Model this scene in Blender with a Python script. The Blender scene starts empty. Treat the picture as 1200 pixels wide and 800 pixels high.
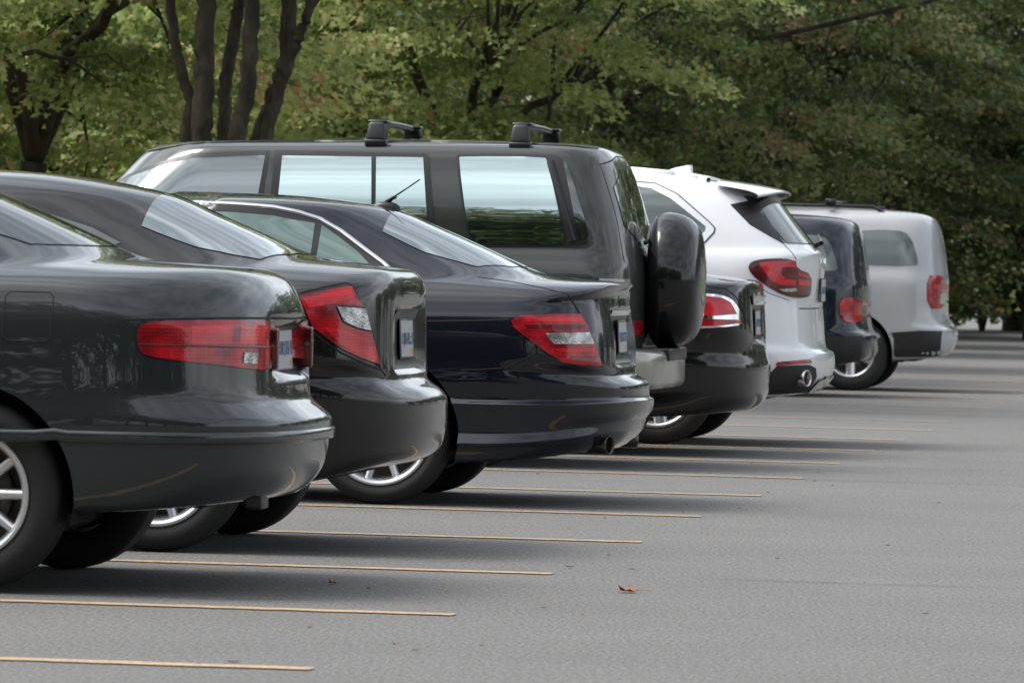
import bpy, bmesh, math, random
import numpy as np
from mathutils import Vector, Matrix
from mathutils.geometry import delaunay_2d_cdt
from mathutils.bvhtree import BVHTree

rng = random.Random(7)
nrng = np.random.default_rng(7)
SC = bpy.context.scene
COL = SC.collection

# ------------------------------------------------------------------ camera
F_PX, YAW, ROLL, HORIZON, CAM_H = 6757.9, .1368, .0232, 313.51, 1.1
pitch = math.atan((400 - HORIZON) / F_PX)
fwd = Vector((-math.sin(YAW) * math.cos(pitch), math.cos(YAW) * math.cos(pitch), -math.sin(pitch)))
r0 = fwd.cross(Vector((0, 0, 1))).normalized()
u0 = r0.cross(fwd).normalized()
rv = r0 * math.cos(ROLL) + u0 * math.sin(ROLL)
uv = rv.cross(fwd).normalized()
cd = bpy.data.cameras.new('camera'); cam = bpy.data.objects.new('camera', cd); COL.objects.link(cam)
cam.matrix_world = Matrix(((rv.x, uv.x, -fwd.x, 0), (rv.y, uv.y, -fwd.y, 0), (rv.z, uv.z, -fwd.z, CAM_H), (0, 0, 0, 1)))
cd.sensor_width = 36; cd.sensor_fit = 'HORIZONTAL'; cd.lens = 36 * F_PX / 1200
cd.clip_start = .5; cd.clip_end = 3000
cd.dof.use_dof = True; cd.dof.focus_distance = 25.5; cd.dof.aperture_fstop = 13
SC.camera = cam
CAM = Vector((0, 0, CAM_H))
def pix(px, py):
    return (fwd + rv * ((px - 600) / F_PX) - uv * ((py - 400) / F_PX)).normalized()

# ------------------------------------------------------------------ sky, sun, exposure
SUN_EL, SUN_AZ = math.radians(57), math.radians(95)      # azimuth from +Y towards -X
W = bpy.data.worlds.new('World'); SC.world = W; W.use_nodes = True
nt = W.node_tree; nt.nodes.clear()
sky = nt.nodes.new('ShaderNodeTexSky'); sky.sky_type = 'NISHITA'; sky.sun_disc = False
sky.sun_elevation = SUN_EL; sky.sun_rotation = -SUN_AZ
sky.air_density = 1.0; sky.dust_density = 3.0; sky.ozone_density = 1.0
hs = nt.nodes.new('ShaderNodeHueSaturation'); hs.inputs['Saturation'].default_value = .26
tc = nt.nodes.new('ShaderNodeTexCoord')
mp = nt.nodes.new('ShaderNodeMapping'); mp.inputs['Scale'].default_value = (1.3, 1.3, 3.2)
cn = nt.nodes.new('ShaderNodeTexNoise'); cn.inputs['Scale'].default_value = 2.2; cn.inputs['Detail'].default_value = 7; cn.inputs['Roughness'].default_value = .55
cr = nt.nodes.new('ShaderNodeValToRGB')
cr.color_ramp.elements[0].position = .34; cr.color_ramp.elements[0].color = (.62, .65, .69, 1)
cr.color_ramp.elements[1].position = .68; cr.color_ramp.elements[1].color = (1.75, 1.75, 1.73, 1)
mx = nt.nodes.new('ShaderNodeMix'); mx.data_type = 'RGBA'; mx.blend_type = 'MULTIPLY'; mx.inputs[0].default_value = 1
bg = nt.nodes.new('ShaderNodeBackground'); bg.inputs['Strength'].default_value = .15
wo = nt.nodes.new('ShaderNodeOutputWorld')
L = nt.links.new
L(sky.outputs[0], hs.inputs['Color']); L(tc.outputs['Generated'], mp.inputs[0]); L(mp.outputs[0], cn.inputs['Vector'])
L(cn.outputs['Fac'], cr.inputs[0]); L(hs.outputs[0], mx.inputs[6]); L(cr.outputs[0], mx.inputs[7])
L(mx.outputs[2], bg.inputs[0]); L(bg.outputs[0], wo.inputs[0])
sd = bpy.data.lights.new('sun', 'SUN'); sd.energy = 1.0; sd.angle = math.radians(25); sd.color = (1, .97, .93)
sun = bpy.data.objects.new('sun', sd); COL.objects.link(sun)
sdir = Vector((-math.sin(SUN_AZ) * math.cos(SUN_EL), math.cos(SUN_AZ) * math.cos(SUN_EL), math.sin(SUN_EL)))
sun.rotation_euler = sdir.to_track_quat('Z', 'Y').to_euler()
SC.view_settings.view_transform = 'Standard'; SC.view_settings.look = 'None'
SC.view_settings.exposure = 1.0; SC.view_settings.gamma = 1
SC.render.engine = 'CYCLES'

# ------------------------------------------------------------------ materials
def mat(name, col, rough=.5, metal=0., coat=0., coat_rough=.03, ior=1.5, spec=.5):
    m = bpy.data.materials.new(name); m.use_nodes = True
    b = m.node_tree.nodes['Principled BSDF']
    b.inputs['Base Color'].default_value = (*col, 1); b.inputs['Roughness'].default_value = rough
    b.inputs['Metallic'].default_value = metal; b.inputs['Coat Weight'].default_value = coat
    b.inputs['Coat Roughness'].default_value = coat_rough; b.inputs['IOR'].default_value = ior
    b.inputs['Specular IOR Level'].default_value = spec
    return m
def nodes(m): return m.node_tree.nodes, m.node_tree.links.new, m.node_tree.nodes['Principled BSDF']
def add_bump(m, scale, strength, dist=.01, kind='noise', detail=4):
    n, l, b = nodes(m)
    t = n.new('ShaderNodeTexNoise'); t.inputs['Scale'].default_value = scale; t.inputs['Detail'].default_value = detail
    o = n.new('ShaderNodeTexCoord'); l(o.outputs['Object'], t.inputs['Vector'])
    u = n.new('ShaderNodeBump'); u.inputs['Strength'].default_value = strength; u.inputs['Distance'].default_value = dist
    l(t.outputs['Fac'], u.inputs['Height']); l(u.outputs[0], b.inputs['Normal'])
    return t
def add_var(m, scale, c0, c1, lo=.35, hi=.65, detail=5, coord='Object'):
    n, l, b = nodes(m)
    t = n.new('ShaderNodeTexNoise'); t.inputs['Scale'].default_value = scale; t.inputs['Detail'].default_value = detail
    o = n.new('ShaderNodeTexCoord'); l(o.outputs[coord], t.inputs['Vector'])
    r = n.new('ShaderNodeValToRGB'); r.color_ramp.elements[0].position = lo; r.color_ramp.elements[1].position = hi
    r.color_ramp.elements[0].color = (*c0, 1); r.color_ramp.elements[1].color = (*c1, 1)
    l(t.outputs['Fac'], r.inputs[0]); l(r.outputs[0], b.inputs['Base Color'])
    return r
def paint(name, col, metal=0., rough=.45):
    m = mat(name, col, rough, metal, 1.0, .015, spec=.08)
    n, l, b = nodes(m)
    # road film: dust raises the roughness low on the body in uneven patches
    o = n.new('ShaderNodeTexCoord'); t = n.new('ShaderNodeTexNoise'); t.inputs['Scale'].default_value = 6; t.inputs['Detail'].default_value = 6
    l(o.outputs['Object'], t.inputs['Vector'])
    r = n.new('ShaderNodeMapRange'); r.inputs[1].default_value = .35; r.inputs[2].default_value = .75; r.inputs[3].default_value = .006; r.inputs[4].default_value = .035
    l(t.outputs['Fac'], r.inputs[0]); l(r.outputs[0], b.inputs['Coat Roughness'])
    fl = n.new('ShaderNodeTexNoise'); fl.inputs['Scale'].default_value = 2.2; fl.inputs['Detail'].default_value = 1
    l(o.outputs['Object'], fl.inputs['Vector'])
    u = n.new('ShaderNodeBump'); u.inputs['Strength'].default_value = .05; u.inputs['Distance'].default_value = .02
    l(fl.outputs['Fac'], u.inputs['Height']); l(u.outputs[0], b.inputs['Coat Normal'])
    return m
def glass(name, col, refl, tint):
    m = bpy.data.materials.new(name); m.use_nodes = True
    n = m.node_tree.nodes; l = m.node_tree.links.new
    b = n['Principled BSDF']; b.inputs['Base Color'].default_value = (*col, 1); b.inputs['Roughness'].default_value = .05
    b.inputs['IOR'].default_value = 1.52
    g = n.new('ShaderNodeBsdfGlossy'); g.inputs['Color'].default_value = (*tint, 1); g.inputs['Roughness'].default_value = .015
    o = n.new('ShaderNodeTexCoord'); t = n.new('ShaderNodeTexNoise'); t.inputs['Scale'].default_value = 2.5
    l(o.outputs['Object'], t.inputs['Vector'])
    u = n.new('ShaderNodeBump'); u.inputs['Strength'].default_value = .035; u.inputs['Distance'].default_value = .02
    l(t.outputs['Fac'], u.inputs['Height']); l(u.outputs[0], g.inputs['Normal'])
    x = n.new('ShaderNodeMixShader'); x.inputs[0].default_value = refl
    l(b.outputs[0], x.inputs[1]); l(g.outputs[0], x.inputs[2]); l(x.outputs[0], n['Material Output'].inputs[0])
    return m
MT = {}
MT['trim'] = mat('black_trim', (.007, .007, .007), .35)
MT['rubber'] = mat('rubber', (.011, .011, .011), .75); add_bump(MT['rubber'], 60, .25, .004)
MT['under'] = mat('underbody', (.004, .004, .004), .9)
MT['liner'] = mat('arch_liner', (.004, .004, .004), .95)
MT['seam'] = mat('panel_gap', (.002, .002, .002), .8)
MT['chrome'] = mat('chrome', (.75, .75, .76), .08, 1.)
MT['satin'] = mat('satin_metal', (.62, .62, .63), .28, 1.)
MT['alloy'] = mat('alloy', (.60, .61, .62), .33, .85)
MT['disc'] = mat('brake_disc', (.12, .11, .1), .5, .8)
MT['plate'] = mat('plate_white', (.42, .45, .46), .4)
MT['plate_ink'] = mat('plate_blue', (.12, .17, .30), .4)
MT['plate_tag'] = mat('plate_tag', (.75, .32, .04), .4)
MT['grey_lens'] = mat('grey_lens', (.25, .26, .26), .15, 0, 1)
MT['clear'] = mat('clear_lens', (.34, .34, .33), .12, .5, 1); add_bump(MT['clear'], 120, .4, .006, detail=0)
add_var(MT['clear'], 30, (.20, .20, .19), (.50, .50, .48), .35, .65, 0)
def redlens(name, c0, c1, rib=160.):
    m = mat(name, c0, .25, 0, .8, .01, spec=.2)
    n, l, b = nodes(m)
    o = n.new('ShaderNodeTexCoord')
    t = n.new('ShaderNodeTexNoise'); t.inputs['Scale'].default_value = 9; t.inputs['Detail'].default_value = 1
    mpn = n.new('ShaderNodeMapping'); mpn.inputs['Scale'].default_value = (1, 1, 2.2); l(o.outputs['Object'], mpn.inputs[0]); l(mpn.outputs[0], t.inputs['Vector'])
    w = n.new('ShaderNodeTexWave'); w.wave_type = 'BANDS'; w.bands_direction = 'Z'; w.inputs['Scale'].default_value = rib / 6; w.inputs['Distortion'].default_value = .6
    l(o.outputs['Object'], w.inputs['Vector'])
    w2 = n.new('ShaderNodeTexWave'); w2.wave_type = 'BANDS'; w2.bands_direction = 'X'; w2.inputs['Scale'].default_value = rib / 5
    l(o.outputs['Object'], w2.inputs['Vector'])
    m1 = n.new('ShaderNodeMath'); m1.operation = 'MULTIPLY'; l(w.outputs['Fac'], m1.inputs[0]); l(w2.outputs['Fac'], m1.inputs[1])
    m2 = n.new('ShaderNodeMath'); m2.operation = 'MULTIPLY_ADD'; l(m1.outputs[0], m2.inputs[0]); m2.inputs[1].default_value = .12; l(t.outputs['Fac'], m2.inputs[2])
    r = n.new('ShaderNodeValToRGB'); r.color_ramp.elements[0].position = .40; r.color_ramp.elements[1].position = .72
    r.color_ramp.elements[0].color = (*c0, 1); r.color_ramp.elements[1].color = (*c1, 1)
    l(m2.outputs[0], r.inputs[0]); l(r.outputs[0], b.inputs['Base Color'])
    u = n.new('ShaderNodeBump'); u.inputs['Strength'].default_value = .25; u.inputs['Distance'].default_value = .002
    l(m1.outputs[0], u.inputs['Height']); l(u.outputs[0], b.inputs['Normal'])
    return m
MT['red'] = redlens('red_lens', (.17, .003, .008), (.50, .006, .016))
MT['red_dark'] = redlens('red_lens_dark', (.055, .002, .004), (.14, .004, .007))
MT['red_bright'] = redlens('red_lens_bright', (.45, .006, .014), (.72, .012, .026))

# ------------------------------------------------------------------ mesh helpers
def link(name, me, material=None, parent=None, loc=None):
    o = bpy.data.objects.new(name, me); COL.objects.link(o)
    if material is not None: me.materials.append(material)
    if parent is not None: o.parent = parent
    if loc is not None: o.location = loc
    return o
def pymesh(name, V, Fc, smooth=True):
    me = bpy.data.meshes.new(name); me.from_pydata([tuple(v) for v in V], [], Fc)
    if smooth: me.polygons.foreach_set('use_smooth', [True] * len(me.polygons))
    me.update(); return me
def tag(o, label=None, cat=None, group=None, kind=None):
    if label: o['label'] = label
    if cat: o['category'] = cat
    if group: o['group'] = group
    if kind: o['kind'] = kind
    return o
def box_mesh(name, x0, x1, y0, y1, z0, z1, bev=0., seg=2):
    bm = bmesh.new(); bmesh.ops.create_cube(bm, size=1)
    for v in bm.verts: v.co = Vector(((x0 + x1) / 2 + v.co.x * (x1 - x0), (y0 + y1) / 2 + v.co.y * (y1 - y0), (z0 + z1) / 2 + v.co.z * (z1 - z0)))
    if bev: bmesh.ops.bevel(bm, geom=bm.edges[:], offset=bev, segments=seg, profile=.5, affect='EDGES')
    me = bpy.data.meshes.new(name); bm.to_mesh(me); bm.free()
    if bev: me.polygons.foreach_set('use_smooth', [True] * len(me.polygons))
    return me
def lathe_mesh(name, prof, axis='Y', seg=48, closed=False):
    """prof: (radius, along) list"""
    V, Fc = [], []
    n = len(prof)
    for i in range(seg):
        a = 2 * math.pi * i / seg; c, s = math.cos(a), math.sin(a)
        for r, t in prof:
            V.append((r * c, t, r * s) if axis == 'Y' else ((t, r * c, r * s) if axis == 'X' else (r * c, r * s, t)))
    for i in range(seg):
        j = (i + 1) % seg
        for k in range(n - (0 if closed else 1)):
            k2 = (k + 1) % n
            Fc.append((i * n + k, j * n + k, j * n + k2, i * n + k2))
    me = pymesh(name, V, Fc)
    bm = bmesh.new(); bm.from_mesh(me); bmesh.ops.remove_doubles(bm, verts=bm.verts, dist=1e-5); bmesh.ops.recalc_face_normals(bm, faces=bm.faces); bm.to_mesh(me); bm.free()
    return me
def tube_mesh(name, paths, seg=8, rough=0.):
    """paths: list of (points, radii)"""
    V, Fc = [], []
    jr = random.Random(len(paths))
    for pts, rad in paths:
        pts = [Vector(p) for p in pts]; base = len(V)
        up = Vector((.31, .17, .93)).normalized()
        for i, p in enumerate(pts):
            t = (pts[min(i + 1, len(pts) - 1)] - pts[max(i - 1, 0)]).normalized()
            a = t.cross(up)
            if a.length < .05: a = t.cross(Vector((1, 0, 0)))
            a.normalize(); b = t.cross(a)
            for k in range(seg):
                w = 2 * math.pi * k / seg
                V.append(p + (a * math.cos(w) + b * math.sin(w)) * (rad[i] * (1 + (jr.uniform(-rough, rough) if rough else 0))))
        for i in range(len(pts) - 1):
            for k in range(seg):
                k2 = (k + 1) % seg
                Fc.append((base + i * seg + k, base + i * seg + k2, base + (i + 1) * seg + k2, base + (i + 1) * seg + k))
        Fc.append(tuple(base + k for k in range(seg))[::-1]); e = base + (len(pts) - 1) * seg
        Fc.append(tuple(e + k for k in range(seg)))
    return pymesh(name, V, Fc)
def pchip(x, Y, xs):
    x = np.asarray(x, float); Y = np.asarray(Y, float); h = np.diff(x)[:, None]; d = np.diff(Y, axis=0) / h
    m = np.zeros_like(Y); m[0] = d[0]; m[-1] = d[-1]
    for i in range(1, len(x) - 1):
        s = (d[i - 1] * d[i]) > 0
        w1 = 2 * h[i] + h[i - 1]; w2 = h[i] + 2 * h[i - 1]
        with np.errstate(divide='ignore', invalid='ignore'):
            v = (w1 + w2) / (w1 / d[i - 1] + w2 / d[i])
        m[i] = np.where(s, v, 0)
    idx = np.clip(np.searchsorted(x, xs, side='right') - 1, 0, len(x) - 2)
    t = ((xs - x[idx]) / h[idx, 0])[:, None]; hh = h[idx]
    return ((1 + 2 * t) * (1 - t) ** 2) * Y[idx] + t * (1 - t) ** 2 * hh * m[idx] + t * t * (3 - 2 * t) * Y[idx + 1] + t * t * (t - 1) * hh * m[idx + 1]

# ------------------------------------------------------------------ car body from stacked outlines
NR, NS, NF = 46, 64, 14
def sstep(a, b, x): t = np.clip((x - a) / (b - a), 0, 1); return t * t * (3 - 2 * t)
def quarter(S, a, n, N):
    ph = np.linspace(0, math.pi / 2, 500)
    y = S * np.sin(ph) ** (2 / n); x = -a + a * np.cos(ph) ** (2 / n)
    L_ = np.r_[0, np.cumsum(np.hypot(np.diff(x), np.diff(y)))]; s = np.linspace(0, L_[-1], N + 1)
    return np.interp(s, L_, x), np.interp(s, L_, y)
def ring(k):
    R, zr, S, zs, a, n, Fx, zf, af = k
    a = min(a, .45 * (R - Fx)); af = min(af, .45 * (R - Fx))
    qx, qy = quarter(S, a, n, NR)
    w = sstep(.3, 1., np.linspace(0, 1, NR + 1))
    X = list(R + qx); Yv = list(-qy); Z = list(zr + (zs - zr) * w)
    x0, x1 = R - a, Fx + af
    for i in range(1, NS + 1):
        t = i / NS; X.append(x0 + (x1 - x0) * t); Yv.append(-S); Z.append(zs + (zf - zs) * t ** 1.6)
    fx, fy = quarter(S, af, 2.6, NF)
    for i in range(NF - 1, -1, -1):
        X.append(Fx - fx[i]); Yv.append(-fy[i]); Z.append(zf)
    return np.array([X, Yv, Z]).T
class Car: pass
def make_body(keys, sub, arches, recess=None):
    """keys rows: R zr S zs a n F zf af"""
    K = np.array(keys, float); xs = np.arange(0, len(K) - 1 + 1e-9, 1 / sub)
    KK = pchip(np.arange(len(K)), K, xs)
    half = [ring(k) for k in KK]; M = NR + NS + NF            # columns 0..M on the near half
    ncol = 2 * M; V = np.zeros((len(half), ncol, 3))
    for i, h in enumerate(half):
        V[i, :M + 1] = h
        mir = h[1:M][::-1].copy(); mir[:, 1] *= -1; V[i, M + 1:] = mir
    nr = len(half); quads = []
    if recess:                                               # pocket pressed into the tail for the plate
        yw, za, zb, dp, e = recess
        rear = V[:, :, 0] > K[0, 0] - .35
        wy = 1 - sstep(yw, yw + e, np.abs(V[:, :, 1])); wz = sstep(za - e, za, V[:, :, 2]) * (1 - sstep(zb, zb + e, V[:, :, 2]))
        V[:, :, 0] -= dp * wy * wz * rear
    for i in range(nr - 1):
        for j in range(ncol):
            j2 = (j + 1) % ncol
            quads.append((i, j, j2))
    keep = []; hit = set(); kept = set()
    for (i, j, j2) in quads:
        c = (V[i, j] + V[i, j2] + V[i + 1, j] + V[i + 1, j2]) / 4
        cut = False
        for (ax, az, ar) in arches:
            if abs(c[1]) > .55 and (c[0] - ax) ** 2 + (c[2] - az) ** 2 < ar * ar: cut = True
        vs = ((i, j), (i, j2), (i + 1, j2), (i + 1, j))
        if cut: hit.update(vs)
        else: keep.append((i, j, j2)); kept.update(vs)
    for (i, j) in hit & kept:
        for (ax, az, ar) in arches:
            dx, dz = V[i, j, 0] - ax, V[i, j, 2] - az; r = math.hypot(dx, dz)
            if abs(r - ar) < .09 and r > .1: V[i, j, 0] = ax + dx / r * ar; V[i, j, 2] = az + dz / r * ar
    return V, keep, nr, ncol
def normals_of(V, keep):
    N = np.zeros_like(V)
    for (i, j, j2) in keep:
        a, b, c, d = V[i, j], V[i, j2], V[i + 1, j2], V[i + 1, j]
        n = np.cross(c - a, d - b)
        for p in ((i, j), (i, j2), (i + 1, j2), (i + 1, j)): N[p] += n
    L_ = np.linalg.norm(N, axis=2, keepdims=True); L_[L_ == 0] = 1
    return N / L_
def sub_mesh(name, V, N, faces, flip):
    idx = {}; vs = []; ns = []; Fc = []
    for (i, j, j2) in faces:
        q = []
        for p in ((i, j), (i, j2), (i + 1, j2), (i + 1, j)):
            if p not in idx: idx[p] = len(vs); vs.append(tuple(V[p])); ns.append(tuple(N[p] * (-1 if flip else 1)))
            q.append(idx[p])
        Fc.append(q[::-1] if flip else q)
    me = bpy.data.meshes.new(name); me.from_pydata(vs, [], Fc)
    me.polygons.foreach_set('use_smooth', [True] * len(Fc)); me.update()
    me.normals_split_custom_set_from_vertices(ns)
    return me
def build_car(name, label, cat, X0, Yc, keys, sub, pm, wheel_r=.32, wheels=(-1.05, -3.8), rim=.215, track=.86, spokes=10, arch_gap=.045, bumper=(1, 5), trunk=None, rim_style='spoke', group=None, recess=None, under_z=.18):
    root = bpy.data.objects.new(name, None); COL.objects.link(root); root.location = (X0, Yc, 0)
    tag(root, label, cat, group)
    ar = wheel_r + arch_gap
    arches = [(wx, wheel_r, ar) for wx in wheels]
    V, keep, nr, ncol = make_body(keys, sub, arches, recess)
    N = normals_of(V, keep)
    flip = False
    # outward check on a side vertex
    i0 = min(nr - 1, 6 * sub); j0 = NR + NS // 2
    if N[i0, j0][1] > 0: flip = True
    M = ncol // 2
    fb, ft, fr = [], [], []
    for f in keep:
        i, j, j2 = f
        jj = j + .5 if j < M else ncol - j - .5
        if bumper and bumper[0] * sub <= i < bumper[1] * sub and jj < NR + NS and V[i, j][0] > wheels[0] + .2: fb.append(f)
        elif trunk and trunk[0] * sub <= i < trunk[1] * sub and jj < trunk[2]: ft.append(f)
        else: fr.append(f)
    c = Car(); c.root = root; c.loc = Vector((X0, Yc, 0)); c.V = V; c.sub = sub
    c.body = link('body', sub_mesh('body', V, N, fr, flip), pm, root)
    if fb: c.bumper = link('rear_bumper', sub_mesh('rear_bumper', V, N, fb, flip), pm, root)
    if ft: c.trunk = link('trunk_lid' if cat == 'car' else 'tailgate', sub_mesh('trunk_lid', V, N, ft, flip), pm, root)
    allv = V.reshape(-1, 3)
    c.bvh = BVHTree.FromPolygons([tuple(v) for v in allv], [((i * ncol + j), (i * ncol + j2), ((i + 1) * ncol + j2), ((i + 1) * ncol + j)) for (i, j, j2) in keep])
    # underbody, arch liners
    fx = keys[1][6]
    um = box_mesh('underbody', fx + .25, wheels[0] + .15, -.60, .60, under_z + .012, wheel_r + .12, .03)
    bm = bmesh.new(); bm.from_mesh(um)
    for (xa, xb, hw_) in ((wheels[1] + wheel_r + .1, wheels[0] - wheel_r - .1, .84), (wheels[0] + .05, -.34, .62)):
        t_ = box_mesh('t', xa, xb, -hw_, hw_, under_z if hw_ > .7 else max(under_z, .285), wheel_r + .1, .03); bm.from_mesh(t_)
    bm.to_mesh(um); bm.free()
    link('underbody', um, MT['under'], root)
    for wx in wheels:
        for s in (-1, 1):
            P = []; Fq = []
            for k in range(25):
                a = -.25 + (math.pi + .5) * k / 24
                x, z = wx + ar * 1.0 * math.cos(a), wheel_r + ar * 1.0 * math.sin(a)
                P += [(x, s * (track - .005), z), (x, s * .5, z)]
            for k in range(24): Fq.append((2 * k, 2 * k + 1, 2 * k + 3, 2 * k + 2))
            P.append((wx, s * .5, wheel_r)); e = len(P) - 1
            for k in range(24): Fq.append((2 * k + 1, e, 2 * k + 3))
            link('arch_liner', pymesh('arch_liner', P, Fq), MT['liner'], root)
    for wx in wheels:
        for s in (-1, 1): add_wheel(c, wx, s, wheel_r, rim, track, spokes, rim_style)
    return c
WM = {}
def wheel_meshes(R, rim, spokes, style):
    key = (R, rim, spokes, style)
    if key in WM: return WM[key]
    w = .215; hw = w / 2
    # tyre, outer face at y = -hw
    prof = [(rim - .005, -hw * .78), (rim + .01, -hw * .90), (rim + .035, -hw * .985), ((R + rim) / 2, -hw * 1.03), (R - .035, -hw * .97), (R - .014, -hw * .86), (R - .003, -hw * .68),
            (R, -hw * .40), (R - .006, -hw * .36), (R - .006, -hw * .32), (R, -hw * .28), (R, -.004), (R - .006, 0), (R, .004), (R, hw * .28), (R - .006, hw * .32), (R, hw * .40), (R - .003, hw * .68), (R - .014, hw * .86), (R - .035, hw * .97),
            ((R + rim) / 2, hw * 1.03), (rim + .01, hw * .9), (rim - .005, hw * .78)]
    ty = lathe_mesh('tyre', prof, 'Y', 72)
    # rim barrel and lip
    bar = [(rim + .006, -hw * .90), (rim + .012, -hw * .93), (rim + .006, -hw * .96), (rim - .006, -hw * .93), (rim - .018, -hw * .75), (rim - .03, -hw * .2), (rim - .035, hw * .8)]
    bm = bmesh.new(); me = lathe_mesh('b', bar, 'Y', 72); bm.from_mesh(me)
    for k in range(spokes):
        a = 2 * math.pi * (k + .5) / spokes
        wd0, wd1 = (.024, .017) if style == 'spoke' else (.05, .07)
        if style == 'five': wd0, wd1 = .05, .045
        sec = []
        for r, yo, wd in ((.045, -hw * .50, wd0), (rim * .55, -hw * .62, (wd0 + wd1) / 2), (rim - .012, -hw * .80, wd1)):
            sec.append([(r, -wd, yo + .018), (r, -wd * .55, yo), (r, wd * .55, yo), (r, wd, yo + .018), (r, wd * .8, yo + .05), (r, -wd * .8, yo + .05)])
        vs = [[bm.verts.new((q[0] * math.cos(a) - q[1] * math.sin(a), q[2], q[0] * math.sin(a) + q[1] * math.cos(a))) for q in s_] for s_ in sec]
        for s_ in range(2):
            for q in range(6): bm.faces.new((vs[s_][q], vs[s_][(q + 1) % 6], vs[s_ + 1][(q + 1) % 6], vs[s_ + 1][q]))
    hub = lathe_mesh('h', [(0, -hw * .58), (.03, -hw * .58), (.036, -hw * .52), (.075, -hw * .48), (.08, -hw * .3), (.08, 0)], 'Y', 32); bm.from_mesh(hub)
    bmesh.ops.recalc_face_normals(bm, faces=bm.faces)
    rm = bpy.data.meshes.new('rim'); bm.to_mesh(rm); bm.free(); rm.polygons.foreach_set('use_smooth', [True] * len(rm.polygons))
    dk = lathe_mesh('disc', [(.07, -.01), (.14, -.01), (.14, .012), (.07, .012)], 'Y', 40, True)
    back = lathe_mesh('back', [(0, hw * .5), (rim - .03, hw * .5)], 'Y', 40)
    bm = bmesh.new(); bm.from_mesh(dk); bm.from_mesh(back); bm.to_mesh(dk); bm.free()
    ty.materials.append(MT['rubber']); rm.materials.append(MT['alloy']); dk.materials.append(MT['disc'])
    WM[key] = (ty, rm, dk); return WM[key]
def add_wheel(c, wx, s, R, rim, track, spokes, style):
    ty, rm, dk = wheel_meshes(R, rim, spokes, style)
    w = bpy.data.objects.new('wheel', dk); COL.objects.link(w); w.parent = c.root
    w.location = (wx, s * (track - .11), R)
    w.rotation_euler = (0, rng.uniform(0, 1.0) if s < 0 else 0, 0 if s < 0 else math.pi)
    for nm, me in (('tyre', ty), ('rim', rm)):
        o = bpy.data.objects.new(nm, me); COL.objects.link(o); o.parent = w

# ------------------------------------------------------------------ pieces laid onto a body
def cast(c, px, py, mode='cam'):
    if mode == 'cam': o, d = CAM - c.loc, pix(px, py)
    elif mode == 'side': o, d = Vector((px, -6, py)), Vector((0, 1, 0))
    elif mode == 'rear': o, d = Vector((6, px, py)), Vector((-1, 0, 0))
    elif mode == 'front': o, d = Vector((-12, px, py)), Vector((1, 0, 0))
    elif mode == 'top': o, d = Vector((px, py, 6)), Vector((0, 0, -1))
    loc, n, idx, dist = c.bvh.ray_cast(o, d)
    if loc is None:
        t = (c.loc.y - .3) / d.y if mode == 'cam' else 6
        loc, n, idx, dist = c.bvh.find_nearest(o + d * t)
    if n.dot(d) > 0: n = -n
    return loc, n
def chaikin(p, it):
    for _ in range(it):
        q = []
        for i in range(len(p)):
            a, b = p[i], p[(i + 1) % len(p)]
            q += [(a[0] * .75 + b[0] * .25, a[1] * .75 + b[1] * .25), (a[0] * .25 + b[0] * .75, a[1] * .25 + b[1] * .75)]
        p = q
    return p
def inside(pt, poly):
    x, y = pt; r = False; n = len(poly)
    for i in range(n):
        (x1, y1), (x2, y2) = poly[i], poly[(i + 1) % n]
        if (y1 > y) != (y2 > y) and x < (x2 - x1) * (y - y1) / (y2 - y1) + x1: r = not r
    return r
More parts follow.
